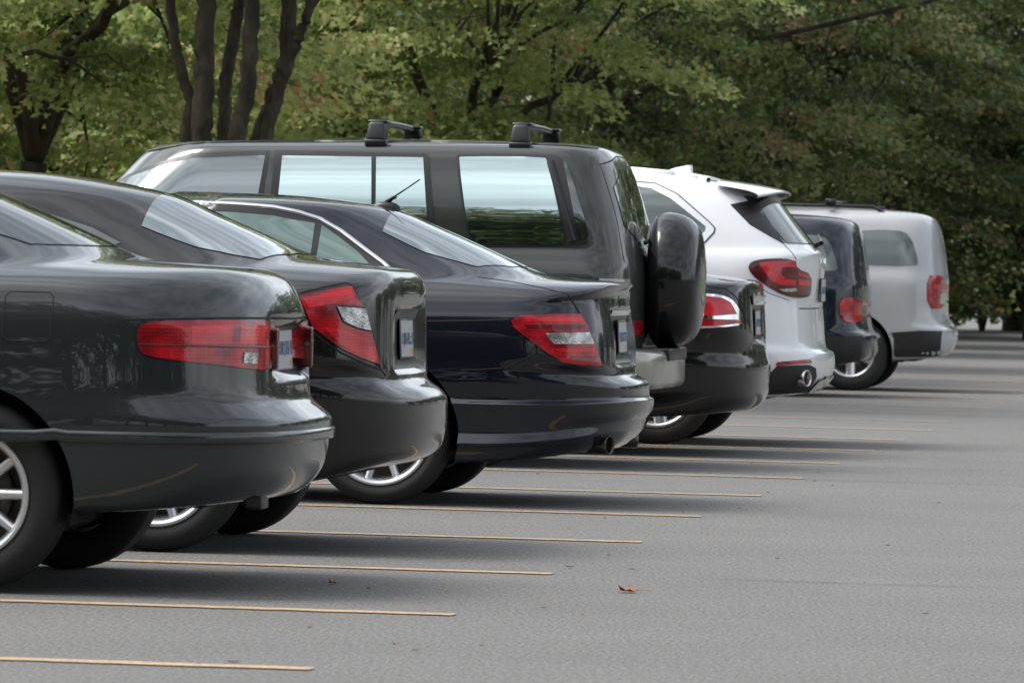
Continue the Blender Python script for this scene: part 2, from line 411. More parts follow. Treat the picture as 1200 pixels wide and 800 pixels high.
def patch(name, c, poly, material, off=.004, depth=.012, mode='cam', step=3., smooth=1, mirror=True, parent=None, bulge=0., edge=None):
    if smooth: poly = chaikin(poly, smooth)
    P = []
    for i in range(len(poly)):
        a, b = poly[i], poly[(i + 1) % len(poly)]
        k = max(1, int(math.hypot(b[0] - a[0], b[1] - a[1]) / step))
        P += [(a[0] + (b[0] - a[0]) * t / k, a[1] + (b[1] - a[1]) * t / k) for t in range(k)]
    nb = len(P); xs = [p[0] for p in P]; ys = [p[1] for p in P]
    G = []; y = min(ys) + step / 2
    while y < max(ys):
        x = min(xs) + step / 2
        while x < max(xs):
            if inside((x, y), P) and min((x - q[0]) ** 2 + (y - q[1]) ** 2 for q in P) > (.45 * step) ** 2: G.append((x, y))
            x += step
        y += step
    co = [Vector(p) for p in P + G]
    rv_ = delaunay_2d_cdt(co, [], [list(range(nb))], 1, 1e-6)
    vv, ff = rv_[0], rv_[2]
    V3 = []; N3 = []; 
    for v in vv:
        l_, n_ = cast(c, v.x, v.y, mode); V3.append(l_); N3.append(n_)
    ec = {}
    for f in ff:
        for a, b in zip(f, f[1:] + f[:1] if isinstance(f, list) else f[1:] + f[:1]): ec[tuple(sorted((a, b)))] = ec.get(tuple(sorted((a, b))), 0) + 1
    bnd = {a for e, k in ec.items() if k == 1 for a in e}
    top = []
    for i, v in enumerate(vv):
        o_ = off
        if bulge and i not in bnd:
            dmin = min(math.hypot(v.x - q[0], v.y - q[1]) for q in P); o_ += bulge * min(1, dmin / (4 * step))
        top.append(V3[i] + N3[i] * o_)
    Fc = [tuple(f) for f in ff]
    n0 = len(top); low = {}
    verts = list(top)
    for i in bnd: low[i] = len(verts); verts.append(V3[i] - N3[i] * depth)
    for (a, b), k in ec.items():
        if k == 1: Fc.append((a, b, low[b], low[a]))
    out = []
    for m in ((1, -1) if mirror else (1,)):
        vs = [(p.x, p.y * m, p.z) for p in verts]
        me = pymesh(name, vs, Fc, False)
        bm = bmesh.new(); bm.from_mesh(me); bmesh.ops.recalc_face_normals(bm, faces=bm.faces)
        # make sure the top looks outwards
        bm.faces.ensure_lookup_table()
        tot = sum(bm.faces[i].normal.dot(Vector((N3[ff[i][0]].x, N3[ff[i][0]].y * m, N3[ff[i][0]].z))) for i in range(len(ff)))
        if tot < 0: bmesh.ops.reverse_faces(bm, faces=bm.faces)
        for i in range(len(ff)): bm.faces[i].smooth = True
        for e_ in bm.edges:
            if len({f_.smooth for f_ in e_.link_faces}) == 2: e_.smooth = False
        bm.to_mesh(me); bm.free()
        pr = c.root
        if parent is not None: pr = parent[min(len(out), len(parent) - 1)]
        for q_ in range(len(ff), len(Fc)): me.polygons[q_].material_index = 1
        ob = link(name, me, material, pr); me.materials.append(MT['seam'] if edge is None else edge); out.append(ob)
    return out
def ribbon(name, c, path, material, w=.006, h=.0012, mode='cam', mirror=True, step=2.5, parent=None, pts=None):
    if pts is None:
        P = []
        for a, b in zip(path, path[1:]):
            k = max(1, int(math.hypot(b[0] - a[0], b[1] - a[1]) / step))
            P += [(a[0] + (b[0] - a[0]) * t / k, a[1] + (b[1] - a[1]) * t / k) for t in range(k)]
        P.append(path[-1]); H = [cast(c, *p, mode) for p in P]
    else: H = pts
    for m in ((1, -1) if mirror else (1,)):
        V, Fc = [], []
        for i, (p, n) in enumerate(H):
            t = (H[min(i + 1, len(H) - 1)][0] - H[max(i - 1, 0)][0]).normalized(); s = n.cross(t).normalized()
            for a, b in ((-.5, -.004), (-.42, h), (-.15, h * 1.15), (.15, h * 1.15), (.42, h), (.5, -.004)):
                q = p + s * (a * w) + n * b; V.append((q.x, q.y * m, q.z))
        for i in range(len(H) - 1):
            for k in range(5): Fc.append((i * 6 + k, i * 6 + k + 1, i * 6 + k + 7, i * 6 + k + 6))
        me = pymesh(name, V, Fc)
        bm = bmesh.new(); bm.from_mesh(me); bmesh.ops.recalc_face_normals(bm, faces=bm.faces); bm.to_mesh(me); bm.free()
        link(name, me, material, parent or c.root)
def plate(c, y, z, tilt=.12, out=.012, frame=True):
    l_, n_ = cast(c, y, z, 'rear')
    P = link('licence_plate', box_mesh('licence_plate', 0, .006, -.155, .155, -.078, .078, .003, 1), MT['trim'] if frame else MT['plate'], c.root, (l_.x + out, y, z))
    P.rotation_euler = (0, -tilt, 0)
    link('plate_face', box_mesh('plate_face', .0055, .0085, -.147, .147, -.070, .070), MT['plate'], P)
    bm = bmesh.new(); r_ = random.Random(int(abs(c.loc.y) * 100))
    for k in range(7):
        yy = -.118 + k * .0393
        for q in range(4):
            a, b = r_.choice(((0, 1), (1, 0))), r_.uniform(-.028, .028)
            vs = bmesh.ops.create_cube(bm, size=1)['verts']
            if a[0]: sy, sz, oy, oz = .020, .006, 0, b
            else: sy, sz, oy, oz = .0055, .045, r_.choice((-.008, .008)), 0
            for v in vs: v.co = Vector((.0095 + q * .0003 + k * .00004 + v.co.x * .001, yy + oy + v.co.y * sy, oz + v.co.z * sz))
    me = bpy.data.meshes.new('plate_characters'); bm.to_mesh(me); bm.free(); link('plate_characters', me, MT['plate_ink'], P)
    link('plate_tag', box_mesh('plate_tag', .009, .0102, .11, .138, -.062, -.04), MT['plate_tag'], P)
    return P

def tip_at(c, px, py, r, length, material, out=.03, turn=.35):
    """exhaust tip set into the bumper, mouth turned a little outwards"""
    l_, n_ = cast(c, px, py)
    for s in (-1, 1):
        e = link('exhaust_tip', lathe_mesh('exhaust_tip', [(r * .93, -length), (r, -.02), (r, 0), (r * .93, .002), (r * .86, -.012), (r * .82, -length * .8), (0, -length * .8)], 'X', 32), material, c.root, (l_.x + out, l_.y * -s, l_.z))
        e.rotation_euler = (0, 0, s * turn)
        link('tip_bore', lathe_mesh('tip_bore', [(0, -.03), (r * .83, -.03)], 'X', 24), MT['seam'], e)

# ------------------------------------------------------------------ ground
def sheet(name, x0, x1, y0, y1, z, material, kind='structure'):
    o = link(name, pymesh(name, [(x0, y0, z), (x1, y0, z), (x1, y1, z), (x0, y1, z)], [(0, 1, 2, 3)], False), material); o['kind'] = kind; return o
asph = mat('asphalt', (.15, .15, .15), .9)
n, l, b = nodes(asph)
oc = n.new('ShaderNodeTexCoord')
def noise(scale, detail, rough=.5, vec=None):
    t = n.new('ShaderNodeTexNoise'); t.inputs['Scale'].default_value = scale; t.inputs['Detail'].default_value = detail; t.inputs['Roughness'].default_value = rough
    l(vec or oc.outputs['Object'], t.inputs['Vector']); return t
def ramp(t, p0, c0, p1, c1):
    r = n.new('ShaderNodeValToRGB'); r.color_ramp.elements[0].position = p0; r.color_ramp.elements[1].position = p1
    r.color_ramp.elements[0].color = (c0 * 1.03 if c1 < .5 else c0, c0, c0 * .95 if c1 < .5 else c0, 1); r.color_ramp.elements[1].color = (c1 * 1.03 if c1 < .5 else c1, c1, c1 * .95 if c1 < .5 else c1, 1)
    l(t.outputs['Fac'], r.inputs[0]); return r
def mult(a, b_):
    m_ = n.new('ShaderNodeMix'); m_.data_type = 'RGBA'; m_.blend_type = 'MULTIPLY'; m_.inputs[0].default_value = 1
    l(a, m_.inputs[6]); l(b_, m_.inputs[7]); return m_.outputs[2]
am = n.new('ShaderNodeMapping'); am.inputs['Scale'].default_value = (1, .4, 1); l(oc.outputs['Object'], am.inputs[0])
g1 = ramp(noise(70, 6, .95, am.outputs[0]), .38, .030, .62, .222)          # aggregate grains
g2 = ramp(noise(.9, 5, .6), .3, .93, .7, 1.05)              # worn and tyre polished patches
sm = n.new('ShaderNodeMapping'); sm.inputs['Scale'].default_value = (.5, 1.6, 1); l(oc.outputs['Object'], sm.inputs[0])
g3 = ramp(noise(1.3, 4, .6, sm.outputs[0]), .3, .97, .7, 1.03)   # paver passes along the bays
l(mult(mult(g1.outputs[0], g2.outputs[0]), g3.outputs[0]), b.inputs['Base Color'])
bu = n.new('ShaderNodeBump'); bu.inputs['Strength'].default_value = .7; bu.inputs['Distance'].default_value = .006
l(noise(110, 3, .7).outputs['Fac'], bu.inputs['Height']); l(bu.outputs[0], b.inputs['Normal'])
grass = mat('lawn', (.05, .08, .025), .95); add_var(grass, 2.2, (.03, .055, .014), (.085, .10, .035))
litter = mat('leaf_litter', (.2, .12, .05), .95); add_var(litter, 5, (.07, .05, .02), (.30, .17, .06), .4, .62)
conc = mat('kerb_concrete', (.32, .31, .29), .9); add_var(conc, 8, (.22, .21, .2), (.36, .35, .33))
sheet('ground', -900, 900, -900, 1500, -.02, grass)
sheet('parking_lot', -8.9, 40, -40, 190, 0, asph)
k = link('kerb', box_mesh('kerb', -9.08, -8.9, -40, 190, -.1, .13, .02), conc); k['kind'] = 'structure'
k = sheet('planting_bed', -13.5, -9.081, -40, 190, .06, litter)

yel = mat('line_paint', (.50, .36, .19), .75)
n, l, b = nodes(yel); oc = n.new('ShaderNodeTexCoord')
g = noise(45, 5, .75); r = n.new('ShaderNodeValToRGB'); r.color_ramp.elements[0].position = .36; r.color_ramp.elements[1].position = .52
r.color_ramp.elements[0].color = (.17, .15, .13, 1); r.color_ramp.elements[1].color = (.46, .31, .165, 1)
l(g.outputs['Fac'], r.inputs[0]); l(r.outputs[0], b.inputs['Base Color'])
LINE0, PITCH = 15.386, 2.5996
ENDS = {}
for i in range(-1, 22):
    yy = LINE0 + PITCH * i; xe = -2.653 + rng.uniform(-.03, .03)
    V, Fc = [], []
    K = 110
    for q in range(K + 1):
        x = -8.6 + (xe + 8.6) * q / K
        V += [(x, yy - .050 + rng.uniform(-.009, .009), .004), (x, yy + .050 + rng.uniform(-.009, .009), .004)]
    for q in range(K): Fc.append((2 * q, 2 * q + 2, 2 * q + 3, 2 * q + 1))
    o = link('parking_line', pymesh('parking_line', V, Fc, False), yel); o['kind'] = 'structure'
crk = mat('crack', (.02, .02, .02), .95)
def crack(x0, y0, x1, y1, w, nseg=60):
    V, Fc = [], []
    dy = 0
    for q in range(nseg + 1):
        t = q / nseg; dy += rng.uniform(-.012, .012); ww = w * (.5 + rng.random()) * min(1, 6 * t + .1, 6 * (1 - t) + .1)
        x, y = x0 + (x1 - x0) * t, y0 + (y1 - y0) * t + dy
        V += [(x, y - ww, .0035), (x, y + ww, .0035)]
    for q in range(nseg): Fc.append((2 * q, 2 * q + 2, 2 * q + 3, 2 * q + 1))
    o = link('asphalt_crack', pymesh('asphalt_crack', V, Fc, False), crk); o['kind'] = 'structure'
crack(-2.6, 20.55, 2.5, 20.75, .006); crack(-3.2, 30.75, -.2, 30.9, .008); crack(-3.3, 33.0, 1, 33.3, .006)

# ------------------------------------------------------------------ the parked cars
def K_(rows, F, zf, a=.6, n_=2.7, af=.7):
    """rows (R,zr,S,zs[,a,n]) -> full keys; F and zf are lists of the same length or numbers"""
    out = []
    for i, r_ in enumerate(rows):
        aa, nn = (r_[4], r_[5]) if len(r_) > 4 else (a, n_)
        out.append((r_[0], r_[1], r_[2], r_[3], aa, nn, min(F[i], r_[0] - .3), zf[i], af))
    return out
def sedan_front(n_tub, n_all, Lf, zb, hood, roofz, x_ws=-3.25, x_roof=-2.55, x_mid=-2.1):
    """front end for the outlines: nose at Lf, hood, windscreen, roof"""
    Fl, Zl = [], []
    tub = n_tub
    for i in range(tub):
        t = i / (tub - 1); Fl.append(Lf + .06 * (1 - min(1, 3 * t)) + .05 * max(0, t - .6)); Zl.append(zb + (hood - .14 - zb) * t)
    rest = n_all - tub
    for i in range(rest):
        t = i / (rest - 1)
        if t < .3: q = t / .3; Fl.append(Lf + .25 + (x_ws - Lf - .25) * q); Zl.append(hood - .08 + .10 * q)
        elif t < .75: q = (t - .3) / .45; Fl.append(x_ws + (x_roof - x_ws) * q); Zl.append(hood + .02 + (roofz - .06 - hood - .02) * q)
        else: q = (t - .75) / .25; Fl.append(x_roof + (x_mid - x_roof) * q); Zl.append(roofz - .06 + .06 * q)
    return Fl, Zl

P_ACC = paint('paint_green_grey', (.019, .024, .026))
P_CIV = paint('paint_graphite', (.0042, .0043, .0042))
P_MER = paint('paint_navy', (.0034, .0052, .0105))
P_MON = paint('paint_olive_grey', (.030, .035, .030))
P_BLK = paint('paint_black', (.0025, .0025, .0028), 0)
P_WHT = paint('paint_white', (.68, .69, .70), 0, .4)
P_NAV = paint('paint_dark_blue', (.006, .010, .020))
P_SIL = paint('paint_silver', (.40, .41, .42))
G_DARK = glass('glass_dark', (.010, .013, .012), .10, (.85, .95, .92))
G_PRIV = glass('glass_privacy', (.010, .014, .013), .52, (.80, .97, .92))
G_GREEN = glass('glass_green', (.035, .06, .052), .16, (.72, .95, .86))
G_FRONT = glass('glass_front', (.012, .014, .013), .20, (.85, .95, .93))
G_REAR = glass('glass_rear', (.02, .024, .024), .42, (.9, .97, .96))

MT['pipe'] = mat('exhaust_metal', (.10, .095, .09), .35, 1.)
# --- dark green-grey sedan, nearest of the row
rows = [(-.42, .28, .70, .25), (-.19, .315, .86, .28), (-.10, .42, .895, .40), (-.085, .505, .905, .50), (-.08, .565, .905, .57), (-.115, .605, .90, .62),
        (-.155, .645, .896, .67), (-.165, .74, .893, .76), (-.175, .885, .886, .88), (-.205, .985, .868, .955), (-.25, 1.045, .848, 1.0), (-.33, 1.075, .82, 1.03),
        (-.50, 1.088, .775, 1.05), (-.70, 1.10, .735, 1.065), (-.95, 1.20, .70, 1.18, .8, 2.4), (-1.25, 1.32, .64, 1.30, .8, 2.4), (-1.50, 1.39, .57, 1.37, .8, 2.4), (-1.8, 1.425, .42, 1.41), (-2.1, 1.44, .2, 1.437), (-2.2, 1.442, .01, 1.442)]
Fl, Zl = sedan_front(12, len(rows), -4.75, .22, .95, 1.44)
acc = build_car('parked_car', 'dark green-grey sedan with wide red tail lamps and a raised rub strip round its bumper', 'car', -3.22, 19.25, K_(rows, Fl, Zl, .62, 2.7), 4, P_ACC,
                .32, (-1.10, -3.84), .205, .885, 10, bumper=(1, 6), trunk=(7, 13, 27), recess=(.32,.745,.875,.055,.02), under_z=.25, group='cars parked side by side along the row')
patch('taillight', acc, [(163, 381), (175, 377.5), (200, 376.5), (270, 375), (317, 376), (321.5, 380), (321, 395), (318, 424), (315, 433.5), (300, 433), (276, 430), (240, 426), (200, 421), (178, 418), (164, 413), (160, 396)], MT['red'], .006, .012, smooth=1)
ACC_T = [o for o in acc.root.children if o.name.startswith('taillight')]
patch('reverse_lens', acc, [(284, 412.5), (300, 413.5), (298.5, 426.5), (283, 425)], MT['clear'], .009, .004, smooth=0, parent=ACC_T)
patch('lamp_band', acc, [(224, 382), (272, 381), (270, 403.5), (223, 402.5)], MT['red_bright'], .0066, .002, smooth=0, parent=ACC_T, edge=MT['red'])
patch('lamp_band', acc, [(280, 381.5), (312, 382), (309, 404.5), (279, 404)], MT['red_bright'], .0066, .002, smooth=0, parent=ACC_T, edge=MT['red'])
for s_, to in zip((-1, 1), ACC_T):
    link('lamp_side', box_mesh('lamp_side', -.262, -.168, min(s_ * .315, s_ * .352), max(s_ * .315, s_ * .352), .742, .880, .008), MT['red_dark'], to)
ribbon('lamp_joint', acc, [(162, 403), (200, 404.5), (270, 406.5), (318, 406.5)], MT['red_dark'], .006, .0085)
# rub strip along the bumper
H = []
bd = acc.V[int(3.25 * 4)]
for j in range(0, NR + 18):
    p = Vector(bd[j]); q = Vector(acc.V[int(3.25 * 4)][j + 1]); t = (q - p).normalized(); H.append((p, Vector((-t.y, t.x, 0)) * (1 if True else -1)))
for i, (p, nn) in enumerate(H):
    if nn.x * 1 + (-nn.y) < 0: H[i] = (p, -nn)
ribbon('rub_strip', acc, None, P_ACC, .042, .013, pts=H)
plate(acc, 0, .81, .05, .008)
patch('plate_recess', acc, [(.36, .735), (.36, .885), (-.36, .885), (-.36, .735)], MT['trim'], .0025, .004, mode='rear', step=.05, smooth=0, mirror=False)
link('tow_hook_cover', box_mesh('tow_hook_cover', -.27, -.21, -.36, -.22, .275, .335, .008), MT['trim'], acc.root)
ribbon('trunk_gap', acc, [(143, 374.5), (200, 373.5), (270, 372.5), (345, 373)], MT['seam'], .008, .0014)
patch('rear_window', acc, [(-.52, 1.14), (-.58, 1.33), (.58, 1.33), (.52, 1.14)][::-1], G_DARK, .003, .004, mode='rear', step=.06, smooth=0, mirror=False)
patch('side_window', acc, [(-3.0, 1.0 + .07), (-2.75, 1.22), (-2.4, 1.34), (-1.9, 1.35), (-1.5, 1.29), (-1.28, 1.17), (-1.25, 1.10), (-1.9, 1.07)], G_DARK, .003, .004, mode='side', step=.06, smooth=1)

# --- graphite sedan with angular lamps
rows = [(-.36, .30, .70, .24), (-.12, .345, .855, .25), (-.055, .40, .872, .32), (-.035, .50, .877, .50), (-.035, .575, .878, .62), (-.06, .615, .877, .68), (-.13, .655, .875, .735, 0.55, 3.1), (-.148, .70, .872, .77, 0.5, 3.7), (-.153, .87, .866, .86, 0.5, 3.7), (-.155, .985, .85, .94, 0.5, 3.7), (-.168, 1.04, .838, .975, 0.5, 3.7), (-.195, 1.075, .815, 1.005, 0.52, 3.4), (-.35, 1.10, .775, 1.035, 0.6, 3), (-.53, 1.12, .725, 1.055), (-.77, 1.213, .685, 1.17, .85, 2.3), (-.94, 1.283, .645, 1.25, .85, 2.3), (-1.12, 1.355, .595, 1.33, .85, 2.3), (-1.5, 1.42, .48, 1.395, .8, 2.3), (-1.8, 1.437, .25, 1.43), (-2.1, 1.442, .01, 1.442)]
Fl, Zl = sedan_front(12, len(rows), -4.5, .20, .98, 1.44, -3.4, -2.5)
civ = build_car('parked_car', 'graphite sedan with angular red lamps holding a clear lens, tyre hidden behind the green-grey sedan', 'car', -3.29, 22.15, K_(rows, Fl, Zl, .62, 2.6), 4, P_CIV,
                .32, (-.98, -3.65), .215, .87, 10, bumper=(1, 6), trunk=(7, 12, 28), recess=(.36,.715,.915,.035,.03), group='cars parked side by side along the row')
T_ = patch('taillight', civ, [(351, 347), (380, 341), (411, 336), (417, 347), (426, 361), (434, 388), (443.5, 427), (420, 418.5), (400, 409), (384, 397.5), (366, 383), (358, 364)], MT['red'], .007, .012, smooth=0, step=2.5)
patch('clear_lens', civ, [(393, 358.6), (426, 360.5), (433, 388), (416, 384), (401, 377)], MT['clear'], .010, .004, smooth=0, parent=T_)
ribbon('lens_frame', civ, [(426, 360.5), (393, 358.6), (401, 377), (416, 384), (433, 388)], MT['trim'], .006, .011)
patch('lamp_band', civ, [(355, 349.5), (392, 342), (409.5, 339.5), (414, 349), (421, 357), (391, 356), (362, 361)], MT['red_bright'], .0076, .002, smooth=0, parent=T_, edge=MT['red'])
patch('lamp_band', civ, [(378, 383), (398, 386), (430, 396), (440, 422), (421, 415), (400, 405)], MT['red_bright'], .0076, .002, smooth=0, parent=T_, edge=MT['red'])
ribbon('trunk_gap', civ, [(352, 343), (380, 336), (405, 331), (412, 334), (420, 350), (436, 388), (446, 432), (452, 440)], MT['seam'], .008, .0016)
ribbon('bumper_gap', civ, [(366, 389), (384, 402.5), (400, 413.5), (420, 423), (445, 433)], MT['seam'], .008, .0016)
patch('plate_recess', civ, [(-.30, .70), (-.27, .93), (.27, .93), (.30, .70)], MT['trim'], .002, .004, mode='rear', step=.04, smooth=0, mirror=False)
plate(civ, 0, .815, .05, .008)
patch('rear_window', civ, [(-.575, 0), (-.59, -.3), (-.66, -.53), (-.9, -.57), (-1.12, -.55), (-1.12, .55), (-.9, .57), (-.66, .53), (-.59, .3)], G_REAR, .003, .004, mode='top', step=.03, smooth=0, mirror=False)
patch('side_window', civ, [(-2.95, 1.10), (-2.6, 1.25), (-2.2, 1.315), (-1.75, 1.31), (-1.35, 1.24), (-1.12, 1.13), (-1.9, 1.08)], G_DARK, .003, .004, mode='side', step=.06, smooth=1)

# --- navy sedan with chrome window line
rows = [(-.34, .24, .70, .20), (-.15, .265, .855, .205), (-.065, .33, .882, .27), (-.048, .355, .903, .288), (-.046, .362, .902, .296), (-.036, .392, .876, .336), (-.034, .402, .875, .346), (-.005, .445, .882, .42), (0, .488, .892, .468), (-.001, .495, .891, .475), (-.020, .507, .874, .493), (-.021, .520, .874, .505), (-.022, .56, .882, .58), (-.045, .585, .884, .63), (-.095, .61, .884, .665, 0.6, 3), (-.108, .65, .884, .70, 0.52, 3.5), (-.115, .77, .883, .78, 0.52, 3.5), (-.14, .90, .874, .865, 0.52, 3.5), (-.150, .985, .856, .915, 0.52, 3.5), (-.128, 1.028, .84, .95, 0.52, 3.5), (-.165, 1.042, .815, .985, 0.55, 3.2), (-.35, 1.052, .775, 1.02), (-.545, 1.085, .735, 1.04), (-.79, 1.182, .70, 1.15, .85, 2.35), (-1.02, 1.278, .664, 1.25, .85, 2.35), (-1.25, 1.365, .622, 1.355, .85, 2.35), (-1.42, 1.392, .56, 1.386, .8, 2.35), (-1.7, 1.417, .34, 1.412), (-2.0, 1.425, .01, 1.425)]
Fl, Zl = sedan_front(21, len(rows), -4.56, .18, .98, 1.425, -3.35, -2.55)
mer = build_car('parked_car', 'navy blue sedan with a chrome window line and a stub aerial on its roof', 'car', -3.05, 26.97, K_(rows, Fl, Zl, .66, 2.6), 3, P_MER,
                .325, (-1.15, -3.91), .228, .87, 10, bumper=(1, 14), trunk=(14, 21, 27), recess=(.37,.68,.875,.035,.03), group='cars parked side by side along the row')
T_ = patch('taillight', mer, [(599.4, 376), (604, 372), (611, 369.5), (645, 368.5), (679, 368), (686.5, 380.5), (695.7, 402.5), (704.5, 428.5), (677, 426.5), (659, 424), (642.5, 414), (629.7, 404.5), (613, 392.5), (602, 383.5)], MT['red'], .007, .012, smooth=0, step=2.5)
patch('clear_lens', mer, [(638, 390.5), (689, 389.5), (694.5, 403), (649, 403), (643, 397)], MT['clear'], .010, .004, smooth=0, parent=T_, step=2.5)
for q, (ya, yb) in enumerate(((372, 377), (380.5, 385.5), (408, 412.5), (417, 421.5))):
    x_l = {0: 613, 1: 614, 2: 650, 3: 665}[q]; x_r = {0: 680, 1: 684, 2: 695, 3: 698}[q]
    patch('lamp_band', mer, [(x_l, ya), (x_r, ya), (x_r + 1.5, yb), (x_l + 4, yb)], MT['red_bright'] if q % 2 == 0 else MT['red_dark'], .0076, .002, smooth=0, parent=T_, step=2.5, edge=MT['red'])
ribbon('trunk_gap', mer, [(560, 324.5), (600, 330), (639, 338), (664.5, 344), (672, 355), (682, 372), (692, 394), (706, 430)], MT['seam'], .0075, .0016)
ribbon('bumper_gap', mer, [(540, 433.5), (560, 433), (595, 431), (615, 421), (633, 410)], MT['seam'], .0075, .0016)
ribbon('side_crease', mer, [(430, 378), (495, 376.5), (560, 375.5), (597, 374.5)], MT['seam'], .010, .0008)
ribbon('chrome_line', mer, [(120, 240), (170, 237), (230, 237.5), (275, 239.5), (320, 243), (350, 249), (375, 257), (400, 271.5), (425, 290.5), (450, 309), (456, 315)], MT['chrome'], .022, .008, step=4)
patch('window_frame', mer, [(120, 243), (230, 240), (275, 242), (320, 245.5), (350, 252), (373, 260), (398, 274.5), (422, 293), (446, 312), (440, 318), (340, 316), (120, 312)], MT['trim'], .002, .004, smooth=0, step=5)
patch('side_window', mer, [(120, 250), (230, 247), (275, 249), (320, 253), (345, 258), (369, 262), (362, 314), (300, 314), (120, 310)], G_GREEN, .004, .004, smooth=0, step=3)
patch('quarter_window', mer, [(377, 264), (397, 278), (420, 296), (432, 309), (425, 315), (369, 314)], G_GREEN, .004, .004, smooth=0, step=3)
patch('rear_window', mer, [(-.60, 0), (-.625, -.3), (-.76, -.53), (-1.0, -.555), (-1.21, -.52), (-1.21, .52), (-1.0, .555), (-.76, .53), (-.625, .3)], G_REAR, .003, .004, mode='top', step=.03, smooth=0, mirror=False)
patch('plate_recess', mer, [(-.34, .665), (-.30, .885), (.30, .885), (.34, .665)], MT['trim'], .002, .004, mode='rear', step=.04, smooth=0, mirror=False)
patch('trunk_trim', mer, [(-.36, .89), (-.36, .912), (.36, .912), (.36, .89)], MT['chrome'], .006, .006, mode='rear', step=.05, smooth=0, mirror=False)
plate(mer, 0, .785, .05, .008)
# stub aerial
fin = lathe_mesh('aerial_base', [(0, .028), (.018, .026), (.035, .018), (.045, .006), (.048, -.02)], 'Z', 24)
l_, n_ = cast(mer, -1.28, 0, 'top')
ab = link('aerial_base', fin, MT['trim'], mer.root, l_); ab.scale = (1.5, .6, 1.)
link('aerial', tube_mesh('aerial', [([(0, 0, .02), (.03, 0, .045), (.05, 0, .05)], [.012, .011, .006]), ([(.03, 0, .045), (.16, 0, .135)], [.0045, .0035])], 8), MT['trim'], mer.root, l_)
tip_at(mer, 702, 521, .043, .12, MT['pipe'], .05, .42)

# --- tall olive-grey four-wheel-drive with a covered spare wheel
rows = [(-.40, .42, .75, .38), (-.24, .44, .90, .40), (-.19, .50, .925, .46), (-.175, .60, .935, .58), (-.17, .70, .937, .72), (-.165, .85, .937, .86), (-.16, 1.00, .932, 1.02), (-.165, 1.10, .912, 1.12), (-.178, 1.17, .892, 1.175),
        (-.185, 1.215, .880, 1.215), (-.22, 1.36, .864, 1.36), (-.285, 1.57, .818, 1.56), (-.345, 1.725, .756, 1.722), (-.39, 1.77, .722, 1.763), (-.52, 1.798, .62, 1.787), (-1.0, 1.812, .3, 1.806), (-1.5, 1.816, .01, 1.816)]
nA = len(rows)
Fl = [-4.55, -4.62, -4.66, -4.68, -4.68, -4.66, -4.62, -4.5, -4.2, -3.55, -3.42, -3.2, -3.05, -2.98, -2.86, -2.3, -1.9]
Zl = [.38, .40, .46, .58, .70, .82, .95, 1.06, 1.13, 1.16, 1.33, 1.53, 1.69, 1.735, 1.765, 1.79, 1.816]
mon = build_car('parked_suv', 'tall olive-grey four-wheel-drive with roof bars and a black covered spare wheel', 'car', -3.50, 32.28, K_(rows, Fl, Zl, .30, 3.2, .55), 4, P_MON,
                .37, (-1.02, -3.8), .21, .92, 6, bumper=None, trunk=(4, 9, 30), rim_style='five', under_z=.34, group='cars parked side by side along the row')
# bright rear bumper, its own stack of outlines
bk = [(-.10, .44, .80, .44), (-.02, .45, .90, .45), (0, .49, .925, .49), (0, .60, .93, .60), (-.015, .645, .925, .645), (-.06, .665, .90, .665), (-.16, .668, .84, .668)]
bV = []; 
bkeys = pchip(np.arange(len(bk)), np.array(bk), np.arange(0, len(bk) - 1 + 1e-9, .25))
for k_ in bkeys:
    qx, qy = quarter(k_[2], .30, 3.4, 40)
    row_ = [(k_[0] + a_, -b_, k_[1]) for a_, b_ in zip(qx, qy)] + [(k_[0] - .30 - .22 * t / 4, -k_[2], k_[1]) for t in range(1, 5)]
    bV.append([(x, -y, z) for x, y, z in row_[::-1]][:-1] + row_)
nc_ = len(bV[0]); flat = [p for r_ in bV for p in r_]
Fq = [(i * nc_ + j, i * nc_ + j + 1, (i + 1) * nc_ + j + 1, (i + 1) * nc_ + j) for i in range(len(bV) - 1) for j in range(nc_ - 1)]
bumpm = mat('bumper_silver', (.34, .32, .29), .3, .5, .6); add_var(bumpm, 5, (.27, .255, .23), (.36, .34, .31))
me = pymesh('rear_bumper', flat, Fq); bm = bmesh.new(); bm.from_mesh(me); bmesh.ops.recalc_face_normals(bm, faces=bm.faces); bm.to_mesh(me); bm.free()
link('rear_bumper', me, bumpm, mon.root)
link('step_pad', box_mesh('step_pad', -.12, .004, -.45, .45, .60, .672, .012), MT['trim'], mon.root)
# windows
patch('front_window_frame', mon, [(120, 226), (150, 205), (188, 190), (225, 180), (316, 176.5), (308, 232), (120, 231)], MT['trim'], .003, .004, smooth=0, step=6)
patch('front_window', mon, [(128, 222), (155, 207), (192, 194), (225, 186), (311, 182.5), (302, 231), (128, 229)], G_FRONT, .006, .004, smooth=0, step=6)
patch('door_frame', mon, [(322, 176), (500, 180.5), (503, 184), (509, 262), (505, 290), (318, 286), (316, 240)], MT['trim'], .003, .004, smooth=0, step=6)
patch('rear_door_window', mon, [(331, 183), (435.5, 184.3), (435, 280), (325, 279), (326.5, 227)], G_PRIV, .006, .004, smooth=0, step=6)
patch('quarter_glass', mon, [(441, 184.3), (496, 185), (499, 234), (501.5, 270), (500, 281), (440, 280)], G_PRIV, .006, .004, smooth=0, step=6)
patch('cargo_window_surround', mon, [(534, 183), (537, 181), (640, 181), (657, 183.5), (664, 192), (690, 272), (688, 283), (679, 287.5), (574, 290), (556, 288), (546, 276)], MT['trim'], .004, .004, smooth=1, step=6)
patch('cargo_window', mon, [(537.5, 186), (541, 184), (638, 184.5), (642, 190), (663, 285), (660, 287), (576, 287.5), (560, 286), (549, 275)], G_PRIV, .008, .004, smooth=1, step=6)
